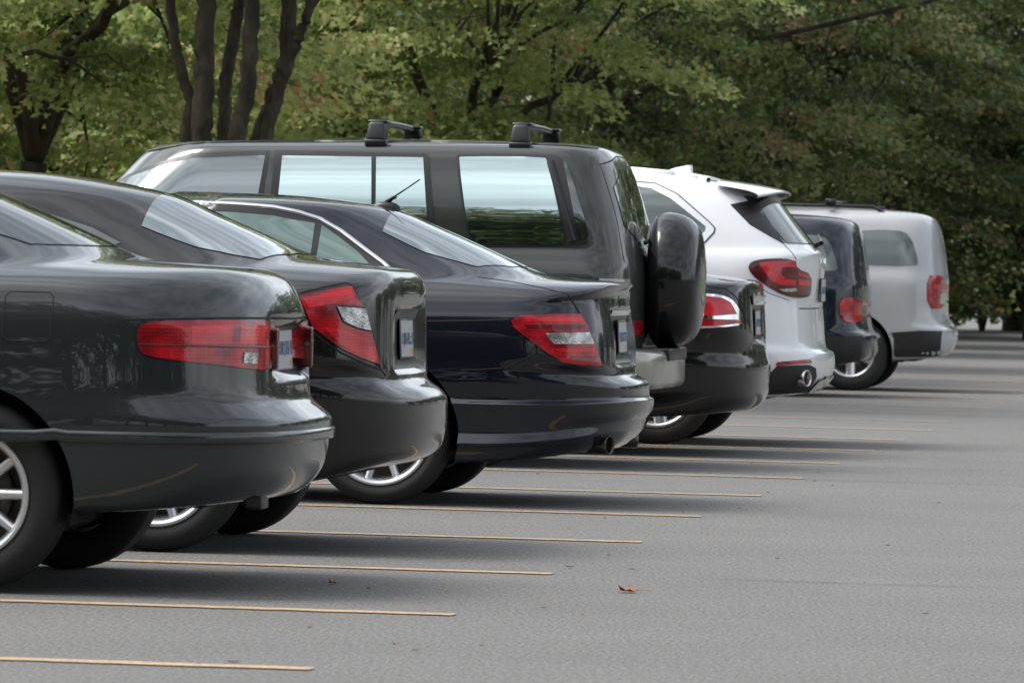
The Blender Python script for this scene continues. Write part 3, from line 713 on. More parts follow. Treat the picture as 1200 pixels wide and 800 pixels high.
patch('rear_side_panel', mon, [(659, 187), (665, 193), (690, 272), (687, 280), (676, 283), (671, 240)], G_DARK, .0085, .004, smooth=1, step=5)
ribbon('window_channel', mon, [(645, 190), (652, 215), (665, 262), (671, 283)], MT['trim'], .045, .014)
ribbon('door_gap', mon, [(509, 290), (512, 330), (510, 400)], MT['seam'], .008, .0014)
ribbon('drip_rail', mon, [(120, 192), (170, 178), (215, 169.5), (240, 167.5), (325, 165.5), (425, 166), (505, 165.8), (600, 168), (664, 171), (700, 174)], MT['trim'], .018, .006)
patch('tailgate_window', mon, [(-.62, 1.24), (-.57, 1.66), (.57, 1.66), (.62, 1.24)], G_REAR, .004, .004, mode='rear', step=.06, smooth=1, mirror=False)
ribbon('tailgate_gap', mon, [(-.72, .72), (-.74, 1.0), (-.71, 1.25), (-.64, 1.68), (-.2, 1.735), (.2, 1.735), (.64, 1.68), (.71, 1.25), (.74, 1.0), (.72, .72)], MT['seam'], .010, .0008, mode='rear', step=.05, mirror=False)
patch('taillight', mon, [(-.915, .79), (-.915, .93), (-.70, .93), (-.70, .79)], MT['red'], .006, .012, mode='rear', step=.03, smooth=0)
patch('lamp_cover', mon, [(-.915, .935), (-.915, 1.05), (-.70, 1.05), (-.70, .935)], MT['grey_lens'], .0085, .004, mode='rear', step=.03, smooth=0)
patch('reflector', mon, [(-.66, .74), (-.66, .82), (-.34, .82), (-.34, .74)], MT['red'], .008, .012, mode='rear', step=.03, smooth=0)
# spare wheel cover: deep drum with rounded edges
cov = mat('spare_cover', (.005, .005, .0055), .35, 0, .8, .04, spec=.1)
n_, l__, b_ = nodes(cov); 
prof = [(0, .264), (.10, .264), (.18, .262), (.235, .256), (.28, .244), (.318, .222), (.348, .190), (.370, .150), (.383, .105), (.388, .06), (.382, .022), (.362, -.008), (.325, -.025), (0, -.03)]
sp = link('spare_wheel_cover', lathe_mesh('spare_wheel_cover', prof, 'X', 96), cov, mon.root, (-.135, .06, 1.045))
link('spare_carrier', box_mesh('spare_carrier', -.17, -.12, -.12, .24, .78, 1.2, .02), MT['trim'], mon.root)
# roof bars: a tower foot each side and a curved bar across
for px_ in (441, 611):
    l_, n_ = cast(mon, px_, 169)
    xr = l_.x
    zt = 1.80
    V, Fc = [], []
    pts = [(-.70, 1.80), (-.66, 1.865), (-.55, 1.89), (-.3, 1.895), (0, 1.896), (.3, 1.895), (.55, 1.89), (.66, 1.865), (.70, 1.80)]
    bar = bpy.data.objects.new('roof_bar', tube_mesh('roof_bar', [([(xr, y, z - .008) for y, z in pts[1:-1]], [.021] * 7)], 10)); COL.objects.link(bar); bar.parent = mon.root; bar.data.materials.append(MT['trim'])
    for s in (-1, 1):
        bm = bmesh.new(); vs = bmesh.ops.create_cube(bm, size=1)['verts']
        for v in vs:
            hi = v.co.z > 0; wx = .058 if not hi else .044
            v.co = Vector((v.co.x * 2 * wx, s * (.665 if not hi else .625) + v.co.y * (.10 if not hi else .12), 1.785 if not hi else 1.892))
        bmesh.ops.bevel(bm, geom=bm.edges[:], offset=.016, segments=3, profile=.5, affect='EDGES')
        me = bpy.data.meshes.new('bar_foot'); bm.to_mesh(me); bm.free(); me.polygons.foreach_set('use_smooth', [True] * len(me.polygons))
        o = link('bar_foot', me, MT['trim'], bar, (xr, 0, 0))
        link('foot_cap', box_mesh('foot_cap', -.052, .056, s * .60 - .07, s * .60 + .07, 1.884, 1.902, .009), MT['trim'], bar, (xr, 0, 0))
        link('foot_pad', box_mesh('foot_pad', -.06, .06, s * .68 - .045, s * .68 + .045, 1.755, 1.792, .008), MT['trim'], bar, (xr, 0, 0))
link('rear_wiper', tube_mesh('rear_wiper', [([(-.17, -.25, 1.255), (-.16, -.2, 1.27), (-.19, .15, 1.36)], [.014, .010, .006])], 8), MT['trim'], mon.root)

# --- black sedan with chrome-ringed lamps
rows = [(-.30, .25, .72, .22), (-.12, .275, .875, .24), (-.05, .33, .90, .30), (-.025, .40, .91, .40), (-.02, .53, .912, .55), (-.04, .60, .912, .62), (-.058, .68, .91, .70, 0.6, 3), (-.07, .77, .907, .79, 0.52, 3.5), (-.08, .93, .90, .90, 0.52, 3.5), (-.085, 1.0, .885, .97, 0.52, 3.5), (-.10, 1.045, .865, 1.01, 0.52, 3.5), (-.16, 1.062, .835, 1.05), (-.40, 1.09, .79, 1.08), (-.62, 1.12, .75, 1.09), (-.95, 1.24, .71, 1.20, .85, 2.4), (-1.25, 1.34, .65, 1.31, .85, 2.4), (-1.5, 1.405, .59, 1.38, .85, 2.4), (-1.8, 1.44, .45, 1.425), (-2.1, 1.455, .2, 1.452), (-2.2, 1.457, .01, 1.457)]
Fl, Zl = sedan_front(12, len(rows), -4.85, .22, .98, 1.457, -3.45, -2.7)
blk = build_car('parked_car', 'black sedan with chrome-ringed red lamps, half hidden by the covered spare wheel', 'car', -3.21, 34.88, K_(rows, Fl, Zl, .62, 2.7), 4, P_BLK,
                .33, (-1.12, -3.96), .22, .885, 10, bumper=(1, 6), trunk=(6, 12, 27), recess=(.36,.70,.90,.03,.03), group='cars parked side by side along the row')
T_ = patch('taillight', blk, [(788, 352), (805, 345.5), (824, 343.6), (842, 345), (857, 350), (866, 362), (871.5, 379.5), (855.5, 382.5), (824, 384.5), (800, 384.5), (786, 372)], MT['chrome'], .005, .012, smooth=1, step=2.5)
patch('red_lens', blk, [(797, 351), (823, 346.5), (845, 349), (855, 354), (862.5, 368), (840, 370), (823, 369.5), (797, 370)], MT['red_bright'], .009, .006, smooth=0, step=2.5, parent=T_)
patch('red_lens', blk, [(800, 374), (821, 373.5), (863, 374.5), (869, 378.5), (845, 381.5), (800, 383)], MT['red'], .009, .006, smooth=0, step=2.5, parent=T_)
patch('plate_recess', blk, [(-.30, .70), (-.30, .92), (.30, .92), (.30, .70)], MT['trim'], .002, .004, mode='rear', step=.04, smooth=0, mirror=False)
patch('trunk_trim', blk, [(-.40, .915), (-.42, .965), (.42, .965), (.40, .915)], MT['chrome'], .010, .01, mode='rear', step=.04, smooth=0, mirror=False)
plate(blk, 0, .80, .05, .008)
ribbon('trunk_gap', blk, [(800, 339), (824, 335), (850, 338), (862, 347), (870, 362), (874, 380)], MT['seam'], .0075, .0016)
patch('side_window', blk, [(-3.2, 1.10), (-2.8, 1.30), (-2.4, 1.385), (-1.95, 1.38), (-1.55, 1.31), (-1.25, 1.16), (-2.2, 1.11)], G_DARK, .003, .004, mode='side', step=.06, smooth=1)

# --- white sport-utility
rows = [(-.46, .31, .75, .28), (-.16, .335, .92, .31), (-.05, .40, .95, .385), (-.015, .45, .958, .44), (0, .53, .965, .53), (-.012, .595, .966, .60), (-.055, .62, .966, .66), (-.068, .66, .966, .70), (-.08, .79, .965, .82), (-.092, .94, .961, .94), (-.085, 1.08, .952, 1.08), (-.075, 1.22, .932, 1.18), (-.10, 1.255, .912, 1.225),
        (-.135, 1.275, .892, 1.26), (-.21, 1.36, .858, 1.36), (-.315, 1.49, .805, 1.49), (-.41, 1.60, .75, 1.59), (-.50, 1.645, .70, 1.645), (-.75, 1.69, .60, 1.695), (-1.1, 1.735, .35, 1.735), (-1.6, 1.76, .01, 1.76)]
Fl = [-4.6, -4.74, -4.80, -4.83, -4.85, -4.85, -4.84, -4.83, -4.8, -4.75, -4.66, -4.5, -4.2, -3.5, -3.3, -3.05, -2.85, -2.75, -2.6, -2.2, -1.9]
Zl = [.28, .31, .38, .44, .52, .58, .62, .66, .74, .84, .94, 1.02, 1.08, 1.14, 1.28, 1.45, 1.56, 1.62, 1.68, 1.73, 1.76]
x5 = build_car('parked_suv', 'white sport utility vehicle with wide red lamps and black lower bumper', 'car', -3.03, 37.24, K_(rows, Fl, Zl, .52, 2.7), 4, P_WHT,
               .365, (-1.04, -3.97), .245, .945, 5, bumper=(1, 8), trunk=(8, 13, 25), rim_style='five', under_z=.30, group='cars parked side by side along the row')
T_ = patch('taillight', x5, [(876.7, 312.5), (880, 307), (892.5, 303.7), (931, 303), (933, 315), (950, 321), (949.5, 343.7), (946, 348), (932.5, 349), (917.5, 345.5), (902.5, 337.5), (887.5, 327.5), (879, 319)], MT['red_dark'], .008, .012, smooth=1, step=2.)
patch('lamp_band', x5, [(889, 308), (905, 306), (930, 306), (931, 313), (916, 313), (914, 320), (919, 327), (931, 328), (931, 334), (915, 334), (903, 329), (895, 318)], MT['red_bright'], .0095, .003, smooth=0, step=2., parent=T_, edge=MT['red_dark'])
patch('lamp_band', x5, [(934, 327), (948, 329), (948, 335), (934, 334)], MT['red_bright'], .0095, .003, smooth=0, step=2., parent=T_, edge=MT['red_dark'])
patch('lamp_band', x5, [(933, 317), (948, 323), (948, 326), (934, 323)], MT['red'], .0095, .003, smooth=0, step=2., parent=T_, edge=MT['red_dark'])
patch('reverse_lens', x5, [(911, 338.5), (932, 337.5), (932, 341.5), (918, 342)], MT['clear'], .012, .004, smooth=0, step=2., parent=T_)
clad = mat('black_cladding', (.010, .010, .010), .6); add_bump(clad, 150, .2, .003)
patch('lower_bumper', x5, [(911, 428.5), (948, 427.5), (955, 431), (956, 441), (946, 459), (902, 461), (870, 463), (830, 465), (830, 455), (870, 450), (898, 441)], clad, .008, .02, smooth=0, step=3)
patch('reflector', x5, [(911, 424), (947.5, 420.8), (951, 425), (909, 428)], MT['red'], .007, .01, smooth=0, step=2)
patch('skid_plate', x5, [(946, 459), (959, 445), (974, 440.5), (974.5, 446), (965, 457)], MT['satin'], .012, .02, smooth=0, step=2.5)
tip_at(x5, 938, 443, .052, .12, MT['satin'], .045, .45)
patch('window_seal', x5, [(560, 207.5), (743.5, 212.2), (768.5, 214.5), (794, 226.8), (816.5, 246.4), (832, 260), (838.8, 267.3), (837.5, 273), (822.6, 288.8), (700, 288.6), (560, 286.6)], MT['trim'], .0025, .006, smooth=0, step=5)
patch('window_trim', x5, [(560, 209), (743.5, 213.7), (768, 216), (793, 228), (815.5, 247.5), (831, 261), (837, 267.7), (835.7, 272.5), (822, 287), (700, 287), (560, 285)], MT['satin'], .004, .006, smooth=0, step=5)
patch('side_window', x5, [(560, 213.5), (744.6, 218.7), (763.7, 221.6), (786, 233), (808.7, 251), (827, 265.5), (826.5, 270), (816, 281), (700, 282), (560, 280)], G_DARK, .007, .004, smooth=0, step=5)
patch('window_fin', x5, [(856, 240), (884, 234.5), (919, 286), (900, 275.5), (878.5, 263)], MT['trim'], .006, .006, smooth=0, step=4)
patch('rear_window', x5, [(-.66, 1.295), (-.62, 1.585), (.62, 1.585), (.66, 1.295)], G_DARK, .006, .006, mode='rear', step=.05, smooth=0, mirror=False)
# roof spoiler: wedge over the glass
V, Fc = [], []
for s_, (y, xe, zz) in enumerate(((-.72, -.44, 1.592), (-.66, -.36, 1.612), (-.45, -.325, 1.628), (0, -.31, 1.634), (.45, -.325, 1.628), (.66, -.36, 1.612), (.72, -.44, 1.592))):
    zr_ = 1.67 - .05 * (abs(y) / .72) ** 3 + .012
    V += [(-.72, y, zr_ + .022), (-.50, y, zr_ - .004), (xe, y, zz + .008), (xe + .004, y, zz - .014), (xe - .08, y, zz - .03)]
for s_ in range(6):
    for q in range(4): Fc.append((s_ * 5 + q, s_ * 5 + q + 1, s_ * 5 + q + 6, s_ * 5 + q + 5))
me = pymesh('roof_spoiler', V, Fc); bm = bmesh.new(); bm.from_mesh(me); bmesh.ops.recalc_face_normals(bm, faces=bm.faces); bm.to_mesh(me); bm.free()
so = link('roof_spoiler', me, P_WHT, x5.root)
md = so.modifiers.new('s', 'SUBSURF'); md.levels = 2; md.render_levels = 2
ribbon('roof_rail', x5, [(640, 196), (700, 197.5), (745, 200.5), (790, 204.5), (820, 209), (830, 213)], P_WHT, .03, .022, step=4)
# shark fin
V = [(-.11, 0, .0), (-.05, .022, 0), (.09, .020, 0), (.10, 0, 0), (.09, -.020, 0), (-.05, -.022, 0), (.07, .006, .062), (.095, 0, .062), (.07, -.006, .062), (.0, 0, .045)]
Fc = [(0, 1, 9), (0, 9, 5), (1, 2, 6, 9), (5, 9, 8, 4), (2, 3, 7, 6), (3, 4, 8, 7), (6, 7, 8), (9, 6, 8)]
l_, n_ = cast(x5, -1.05, 0, 'top')
fo = link('aerial_fin', pymesh('aerial_fin', V, Fc), P_WHT, x5.root, (l_.x, 0, l_.z - .002)); fo.scale = (1.15, 1, 1.0)
link('rear_wiper', tube_mesh('rear_wiper', [([(-.13, .05, 1.285), (-.09, .0, 1.305), (-.14, .3, 1.36)], [.018, .014, .006])], 8), MT['trim'], x5.root)
plate(x5, 0, 1.0, .0, .012)
ribbon('tailgate_gap', x5, [(919, 287), (928, 296), (933, 304)], MT['seam'], .008, .0016)
ribbon('bumper_joint', x5, [(936, 361.5), (948, 361.5), (960, 361)], MT['seam'], .0075, .0016)
ribbon('bumper_gap', x5, [(880, 330), (900, 343), (925, 352)], MT['seam'], .005, .0006)
badge = link('badge', lathe_mesh('badge', [(0, .006), (.028, .006), (.034, .004), (.036, -.01)], 'X', 24), MT['chrome'], x5.root, (-.062, 0, 1.17))

for c_ in (acc, civ, mer, blk):
    ribbon('door_gap', c_, [(-1.62, .36), (-1.60, .52), (-1.66, .72), (-1.72, .92), (-1.74, .99)], MT['seam'], .006, .0008, mode='side', step=.03)
for c_, fx_, fz_ in ((acc, -.80, .86), (mer, -.72, .84)):
    pass
ribbon('fuel_flap_gap', acc, [(-.98, .84), (-.98, .97), (-.965, .985), (-.835, .985), (-.82, .97), (-.82, .84), (-.835, .825), (-.965, .825), (-.98, .84)], MT['seam'], .005, .0008, mode='side', step=.02)
for c_ in (acc, civ):
    patch('door_handle', c_, [(-1.92, .925), (-1.92, .955), (-1.74, .965), (-1.74, .935)], P_ACC if c_ is acc else P_CIV, .028, .02, mode='side', step=.03, smooth=1, edge=MT['trim'])

# --- dark blue compact sport-utility far down the row
rows = [(-.40, .30, .72, .27), (-.10, .33, .86, .30), (-.03, .40, .885, .38), (0, .50, .89, .50), (-.01, .56, .89, .58), (-.07, .60, .89, .62), (-.10, .75, .89, .76), (-.10, .90, .886, .90), (-.10, 1.0, .876, 1.0), (-.11, 1.06, .862, 1.055),
        (-.115, 1.10, .848, 1.10), (-.14, 1.28, .815, 1.28), (-.185, 1.48, .765, 1.47), (-.25, 1.58, .71, 1.57), (-.42, 1.625, .62, 1.615), (-.9, 1.65, .3, 1.645), (-1.4, 1.66, .01, 1.66)]
Fl = [-4.2, -4.32, -4.37, -4.4, -4.4, -4.38, -4.35, -4.3, -4.2, -4.0, -3.2, -3.0, -2.75, -2.6, -2.5, -2.1, -1.8]
Zl = [.27, .30, .38, .5, .58, .62, .72, .82, .9, .98, 1.06, 1.25, 1.45, 1.54, 1.6, 1.64, 1.66]
nav = build_car('parked_suv', 'dark blue compact sport utility vehicle with black bumper beyond the white one', 'car', -3.85, 52.5, K_(rows, Fl, Zl, .40, 2.8), 3, P_NAV,
                .345, (-.93, -3.55), .21, .875, 5, bumper=None, trunk=(6, 10, 27), rim_style='five', under_z=.28, group='cars parked side by side along the row')
patch('lower_bumper', nav, [(-.62, .31), (-.62, .53), (-.3, .555), (-.10, .56), (-.12, .33)], clad, .006, .01, mode='side', step=.05, smooth=0)
patch('quarter_window', nav, [(-1.10, 1.14), (-1.05, 1.44), (-.55, 1.46), (-.42, 1.42), (-.33, 1.17), (-.36, 1.13)], G_DARK, .005, .005, mode='side', step=.05, smooth=1)
patch('side_window', nav, [(-2.9, 1.12), (-2.55, 1.44), (-1.2, 1.46), (-1.25, 1.12)], G_DARK, .005, .005, mode='side', step=.06, smooth=1)
patch('taillight', nav, [(-.30, .68), (-.31, .90), (-.18, .90), (-.10, .86), (-.10, .68)], MT['red'], .008, .01, mode='side', step=.03, smooth=1)
patch('door_handle', nav, [(-1.35, .97), (-1.35, 1.0), (-1.15, 1.005), (-1.15, .975)], P_NAV, .03, .02, mode='side', step=.04, smooth=1)

# --- silver sport-utility with roof rack, last in view
rows = [(r_[0], r_[1] * 1.06, r_[2] * 1.03, r_[3] * 1.06) for r_ in rows]
slv = build_car('parked_suv', 'silver sport utility vehicle with a dark roof rack at the far end', 'car', -3.35, 55.9, K_(rows, Fl, [z * 1.06 for z in Zl], .40, 2.8), 3, P_SIL,
                .36, (-.96, -3.6), .225, .895, 5, bumper=None, trunk=(6, 10, 27), rim_style='five', under_z=.29, group='cars parked side by side along the row')
patch('quarter_window', slv, [(-1.10, 1.21), (-1.05, 1.52), (-.55, 1.55), (-.42, 1.50), (-.33, 1.24), (-.36, 1.20)], G_DARK, .005, .005, mode='side', step=.05, smooth=1)
patch('side_window', slv, [(-2.9, 1.19), (-2.55, 1.52), (-1.2, 1.55), (-1.25, 1.19)], G_DARK, .005, .005, mode='side', step=.06, smooth=1)
patch('lower_bumper', slv, [(-.62, .33), (-.62, .56), (-.3, .59), (-.10, .59), (-.12, .35)], clad, .006, .01, mode='side', step=.05, smooth=0)
patch('taillight', slv, [(-.24, .80), (-.25, 1.12), (-.15, 1.12), (-.10, 1.08), (-.10, .80)], MT['red'], .008, .01, mode='side', step=.03, smooth=1)
for s in (-1, 1):
    link('roof_rail', tube_mesh('roof_rail', [([(-2.5, s * .62, 1.70), (-2.4, s * .62, 1.765), (-.8, s * .62, 1.765), (-.68, s * .62, 1.70)], [.016] * 4)], 8), MT['trim'], slv.root)
for xx in (-2.0, -1.2):
    rb = link('roof_bar', tube_mesh('roof_bar', [([(xx, -.70, 1.80), (xx, .70, 1.80)], [.018] * 2)], 8), MT['trim'], slv.root)
    for s in (-1, 1): link('bar_foot', box_mesh('bar_foot', xx - .05, xx + .05, s * .63 - .045, s * .63 + .045, 1.755, 1.83, .012), MT['trim'], rb)

# ------------------------------------------------------------------ trees
def at(px, py, d):
    """point on the pixel's ray at distance d along the view axis"""
    r_ = pix(px, py); return CAM + r_ * (d / r_.dot(fwd))
def foot(px, d, z=.05):
    p = at(px, 400, d); return Vector((p.x, p.y, z))
bark = mat('bark', (.05, .04, .028), .95)
n, l, b = nodes(bark); oc = n.new('ShaderNodeTexCoord'); mpn = n.new('ShaderNodeMapping'); mpn.inputs['Scale'].default_value = (1, 1, .35); l(oc.outputs['Object'], mpn.inputs[0])
t1 = noise(9, 6, .65, mpn.outputs[0]); r = n.new('ShaderNodeValToRGB'); r.color_ramp.elements[0].position = .38; r.color_ramp.elements[1].position = .66
r.color_ramp.elements[0].color = (.013, .011, .007, 1); r.color_ramp.elements[1].color = (.060, .051, .032, 1); l(t1.outputs['Fac'], r.inputs[0]); l(r.outputs[0], b.inputs['Base Color'])
bu = n.new('ShaderNodeBump'); bu.inputs['Strength'].default_value = .8; bu.inputs['Distance'].default_value = .03; l(noise(26, 5, .7, mpn.outputs[0]).outputs['Fac'], bu.inputs['Height']); l(bu.outputs[0], b.inputs['Normal'])
def foliage(name, stops, trans=.45):
    m = bpy.data.materials.new(name); m.use_nodes = True; n_ = m.node_tree.nodes; l_ = m.node_tree.links.new
    b_ = n_['Principled BSDF']; b_.inputs['Roughness'].default_value = .5; b_.inputs['Specular IOR Level'].default_value = .35
    a = n_.new('ShaderNodeAttribute'); a.attribute_name = 'tint'
    r_ = n_.new('ShaderNodeValToRGB'); e = r_.color_ramp.elements
    while len(e) < len(stops): e.new(.5)
    for q, (p_, c_) in enumerate(stops): e[q].position = p_; e[q].color = (*c_, 1)
    l_(a.outputs['Fac'], r_.inputs[0]); l_(r_.outputs[0], b_.inputs['Base Color'])
    t_ = n_.new('ShaderNodeBsdfTranslucent'); hsv = n_.new('ShaderNodeHueSaturation'); hsv.inputs['Value'].default_value = 1.25; hsv.inputs['Saturation'].default_value = 1.1
    l_(r_.outputs[0], hsv.inputs['Color']); l_(hsv.outputs[0], t_.inputs['Color'])
    x_ = n_.new('ShaderNodeMixShader'); x_.inputs[0].default_value = trans
    l_(b_.outputs[0], x_.inputs[1]); l_(t_.outputs[0], x_.inputs[2]); l_(x_.outputs[0], n_['Material Output'].inputs[0])
    return m
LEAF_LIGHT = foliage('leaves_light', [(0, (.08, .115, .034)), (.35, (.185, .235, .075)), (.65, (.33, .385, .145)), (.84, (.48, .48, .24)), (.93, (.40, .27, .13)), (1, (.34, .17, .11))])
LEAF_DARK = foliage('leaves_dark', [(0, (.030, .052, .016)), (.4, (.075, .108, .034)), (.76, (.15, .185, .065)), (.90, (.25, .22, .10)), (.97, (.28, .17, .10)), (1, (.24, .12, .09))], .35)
LEAF_AUTUMN = foliage('leaves_autumn', [(0, (.10, .07, .02)), (.5, (.26, .15, .045)), (.8, (.36, .19, .06)), (1, (.40, .13, .05))])
LOBED = np.array([(0, -.08), (.38, -.12), (.24, .14), (.56, .36), (.20, .40), (0, .95), (-.20, .40), (-.56, .36), (-.24, .14), (-.38, -.12)])
PLAIN = np.array([(0, -.05), (.36, .30), (0, .95), (-.36, .30)])
def leaf_mesh(name, P, D, size, tint, shape=LOBED):
    """P positions, D pointing directions; one lobed leaf each, lightly folded"""
    N_ = len(P); k = len(shape)
    D = D / np.linalg.norm(D, axis=1, keepdims=True)
    up = np.tile([0, 0, 1.], (N_, 1)) + nrng.normal(0, .75, (N_, 3))
    S = np.cross(D, up); S /= np.linalg.norm(S, axis=1, keepdims=True) + 1e-9
    U = np.cross(S, D)
    fold = nrng.uniform(.1, .5, N_)
    V = P[:, None, :] + size[:, None, None] * (S[:, None, :] * shape[None, :, :1] + D[:, None, :] * shape[None, :, 1:] + U[:, None, :] * (np.abs(shape[None, :, :1]) * fold[:, None, None]))
    me = bpy.data.meshes.new(name); me.vertices.add(N_ * k); me.vertices.foreach_set('co', V.reshape(-1).astype(np.float32))
    me.loops.add(N_ * k); me.loops.foreach_set('vertex_index', np.arange(N_ * k, dtype=np.int32))
    me.polygons.add(N_); me.polygons.foreach_set('loop_start', np.arange(0, N_ * k, k, dtype=np.int32))
    me.update(calc_edges=True); me.validate()
    at_ = me.attributes.new('tint', 'FLOAT', 'FACE'); at_.data.foreach_set('value', np.clip(tint, 0, 1).astype(np.float32))
    return me
def crown_mesh(name, seed, rad, z0, z1, nspray, per, size=.085, spread=.62, shape=LOBED, hollow=.35, drop=.25):
    g = np.random.default_rng(seed)
    C = []
    while len(C) < nspray:
        p = g.uniform(-1, 1, 3); r_ = np.linalg.norm(p)
        if r_ > 1 or r_ < hollow: continue
        lump = .72 + .28 * math.sin(3 * math.atan2(p[1], p[0]) + seed) * math.cos(2.3 * p[2] + seed)
        C.append((p[0] * rad * lump, p[1] * rad * lump, z0 + (z1 - z0) * (p[2] + 1) / 2))
    C = np.array(C)
    P = np.repeat(C, per, axis=0); N_ = len(P)
    rr = np.sqrt(g.random(N_)) * spread * np.repeat(g.uniform(.6, 1.35, nspray), per); th_ = g.uniform(0, 2 * math.pi, N_)
    out = P[:, :2] / (np.linalg.norm(P[:, :2], axis=1, keepdims=True) + .01)
    O = np.stack([rr * np.cos(th_), rr * np.sin(th_), g.normal(0, .055, N_) - drop * rr ** 2], 1)
    O[:, 2] -= .22 * (O[:, 0] * out[:, 0] + O[:, 1] * out[:, 1])
    P = P + O
    D = np.stack([np.cos(th_) + out[:, 0] * .6, np.sin(th_) + out[:, 1] * .6, np.full(N_, -.55)], 1) + g.normal(0, .55, (N_, 3))
    base = np.repeat(g.uniform(.12, .72, nspray), per); aut = np.repeat((g.random(nspray) < .16) * .30, per)
    tint = base + g.normal(0, .13, N_) + aut
    return leaf_mesh(name, P, D, size * g.uniform(.7, 1.25, N_), tint, shape), C
def limb(g, a, b, r0_, r1_, wob=.12, k=7):
    a, b = Vector(a), Vector(b); pts, rad = [], []
    sag = Vector((0, 0, (b - a).length * .12))
    for i in range(k + 1):
        t = i / k; p = a.lerp(b, t) + sag * math.sin(math.pi * t)
        if 0 < i < k: p += Vector((g.uniform(-1, 1), g.uniform(-1, 1), g.uniform(-1, 1))) * wob * (b - a).length * .25
        pts.append(p); rad.append(r0_ + (r1_ - r0_) * t ** .8)
    return pts, rad
def make_tree(label, pos, crown, C, lm, th=2.0, tr=.16, nl=26, seed=1, rot=0., sc=1., stems=None, group=None, name='maple_tree'):
    g = random.Random(seed)
    root = bpy.data.objects.new(name, None); COL.objects.link(root); root.location = pos
    root.rotation_euler = (0, 0, rot); root.scale = (sc, sc, sc); tag(root, label, 'tree', group)
    paths = []
    tops = []
    if stems: 
        for pts, rad in stems: paths.append((pts, rad)); tops.append((Vector(pts[-1]), rad[-1]))
    else:
        top = Vector((g.uniform(-.2, .2), g.uniform(-.2, .2), th)); pts, rad = limb(g, (0, 0, -.2), top, tr * 1.35, tr * .9, .06, 6); paths.append((pts, rad)); tops = [(top, tr * .85)]
    idx = list(range(len(C))); g.shuffle(idx)
    fork = []
    for q in range(5):
        tp, tr_ = tops[q % len(tops)]
        a = q * 2 * math.pi / 5 + g.uniform(-.4, .4); e = tp + Vector((math.cos(a) * g.uniform(.8, 1.5), math.sin(a) * g.uniform(.8, 1.5), g.uniform(.9, 1.9)))
        paths.append(limb(g, tp, e, tr_ * .62, tr_ * .38, .12, 5)); fork.append((e, tr_ * .38))
    for q in idx[:nl]:
        e = Vector(C[q]); f_ = min(fork, key=lambda w: (w[0] - e).length + g.random())
        pts, rad = limb(g, f_[0], e, min(f_[1] * .75, .05), .008, .16, 7); paths.append((pts, rad))
        for z_ in range(2):
            m_ = pts[4 + z_]; paths.append(limb(g, m_, m_ + Vector((g.uniform(-.7, .7), g.uniform(-.7, .7), g.uniform(-.3, .3))), .014, .004, .2, 4))
    link('trunk', tube_mesh('trunk', paths, 11, .10), bark, root)
    cm = crown
    if not cm.materials: cm.materials.append(lm)
    o = bpy.data.objects.new('crown', cm); COL.objects.link(o); o.parent = root
    if o.material_slots and o.material_slots[0].material != lm: o.material_slots[0].link = 'OBJECT'; o.material_slots[0].material = lm
    return root
crA, cA = crown_mesh('crown', 11, 4.3, 1.75, 7.5, 330, 165, .08)
crB, cB = crown_mesh('crown', 23, 4.6, 1.5, 8.0, 330, 165, .08)
crC, cC = crown_mesh('crown', 37, 5.0, .8, 8.5, 400, 70, .15, .8, PLAIN, .2)
# multi-stem tree behind the tall four-wheel-drive
D1 = 48.; b1 = foot(275, D1)
def stem(pts, w0, w1, dd=0.):
    P = [Vector((0, dd * .3, -.15)) + Vector(((pts[0][0] - 275) * .0035, 0, 0))]
    for (a, c_) in pts: P.append(at(a, c_, D1 + dd) - b1)
    e = P[-1] + (P[-1] - P[-2]).normalized() * 2.2; P.append(e)
    Q = []
    for a, c_ in zip(P, P[1:]):
        for t in range(6): Q.append(a.lerp(c_, t / 6) + Vector((rng.uniform(-.012, .012), rng.uniform(-.012, .012), 0)))
    P = Q + [P[-1]]
    w0 *= .74; w1 *= .8; k = len(P); return (P, [(w0 + (w1 - w0) * i / (k - 1)) for i in range(k)])
st = [stem([(218, 160), (224, 118), (212, 84), (204, 45), (199, 0)], .075, .05, .5), stem([(236, 165), (239, 110), (240, 60), (243, 0)], .125, .095, -.15), stem([(262, 160), (264, 100), (273, 45), (282, 0)], .08, .065, .6),
      stem([(276, 165), (290, 110), (293, 60), (297, 0)], .105, .08, -.25), stem([(304, 165), (322, 110), (336, 66), (339, 0)], .115, .075, .1), stem([(308, 170), (326, 108), (341, 66), (353, 38), (368, 0)], .085, .05, -.05)]
cr1, c1 = crown_mesh('crown', 5, 3.8, 4.0, 8.5, 240, 120, .085)
make_tree('maple with five mossy stems rising from one base behind the olive-grey four-wheel-drive', b1, cr1, c1, LEAF_LIGHT, stems=st, seed=4, nl=30)
make_tree('light green maple with layered low branches, right of the many-stemmed maple', foot(520, 60), crA, cA, LEAF_LIGHT, 1.9, .12, 60, 5)
D1_, b1_ = D1, b1
D1 = 69.; b1 = foot(712, D1)
st3 = [stem([(712, 175), (706, 115), (718, 62), (727, 0)], .19, .10), stem([(714, 160), (742, 116), (785, 86), (845, 58), (905, 44)], .10, .03, -.6), stem([(711, 150), (699, 92), (688, 40), (678, 0)], .12, .06, .4), stem([(716, 140), (748, 92), (768, 52), (800, 10)], .08, .035, -.9)]
for q_ in range(len(st3)): st3[q_][0][0].x = 0
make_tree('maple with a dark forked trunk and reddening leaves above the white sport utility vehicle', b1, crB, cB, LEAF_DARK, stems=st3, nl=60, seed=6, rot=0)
make_tree('deep green maple in shade over the dark blue compact vehicle', foot(880, 82), crA, cA, LEAF_DARK, 1.7, .16, 40, 8, 2.4, 1.12)
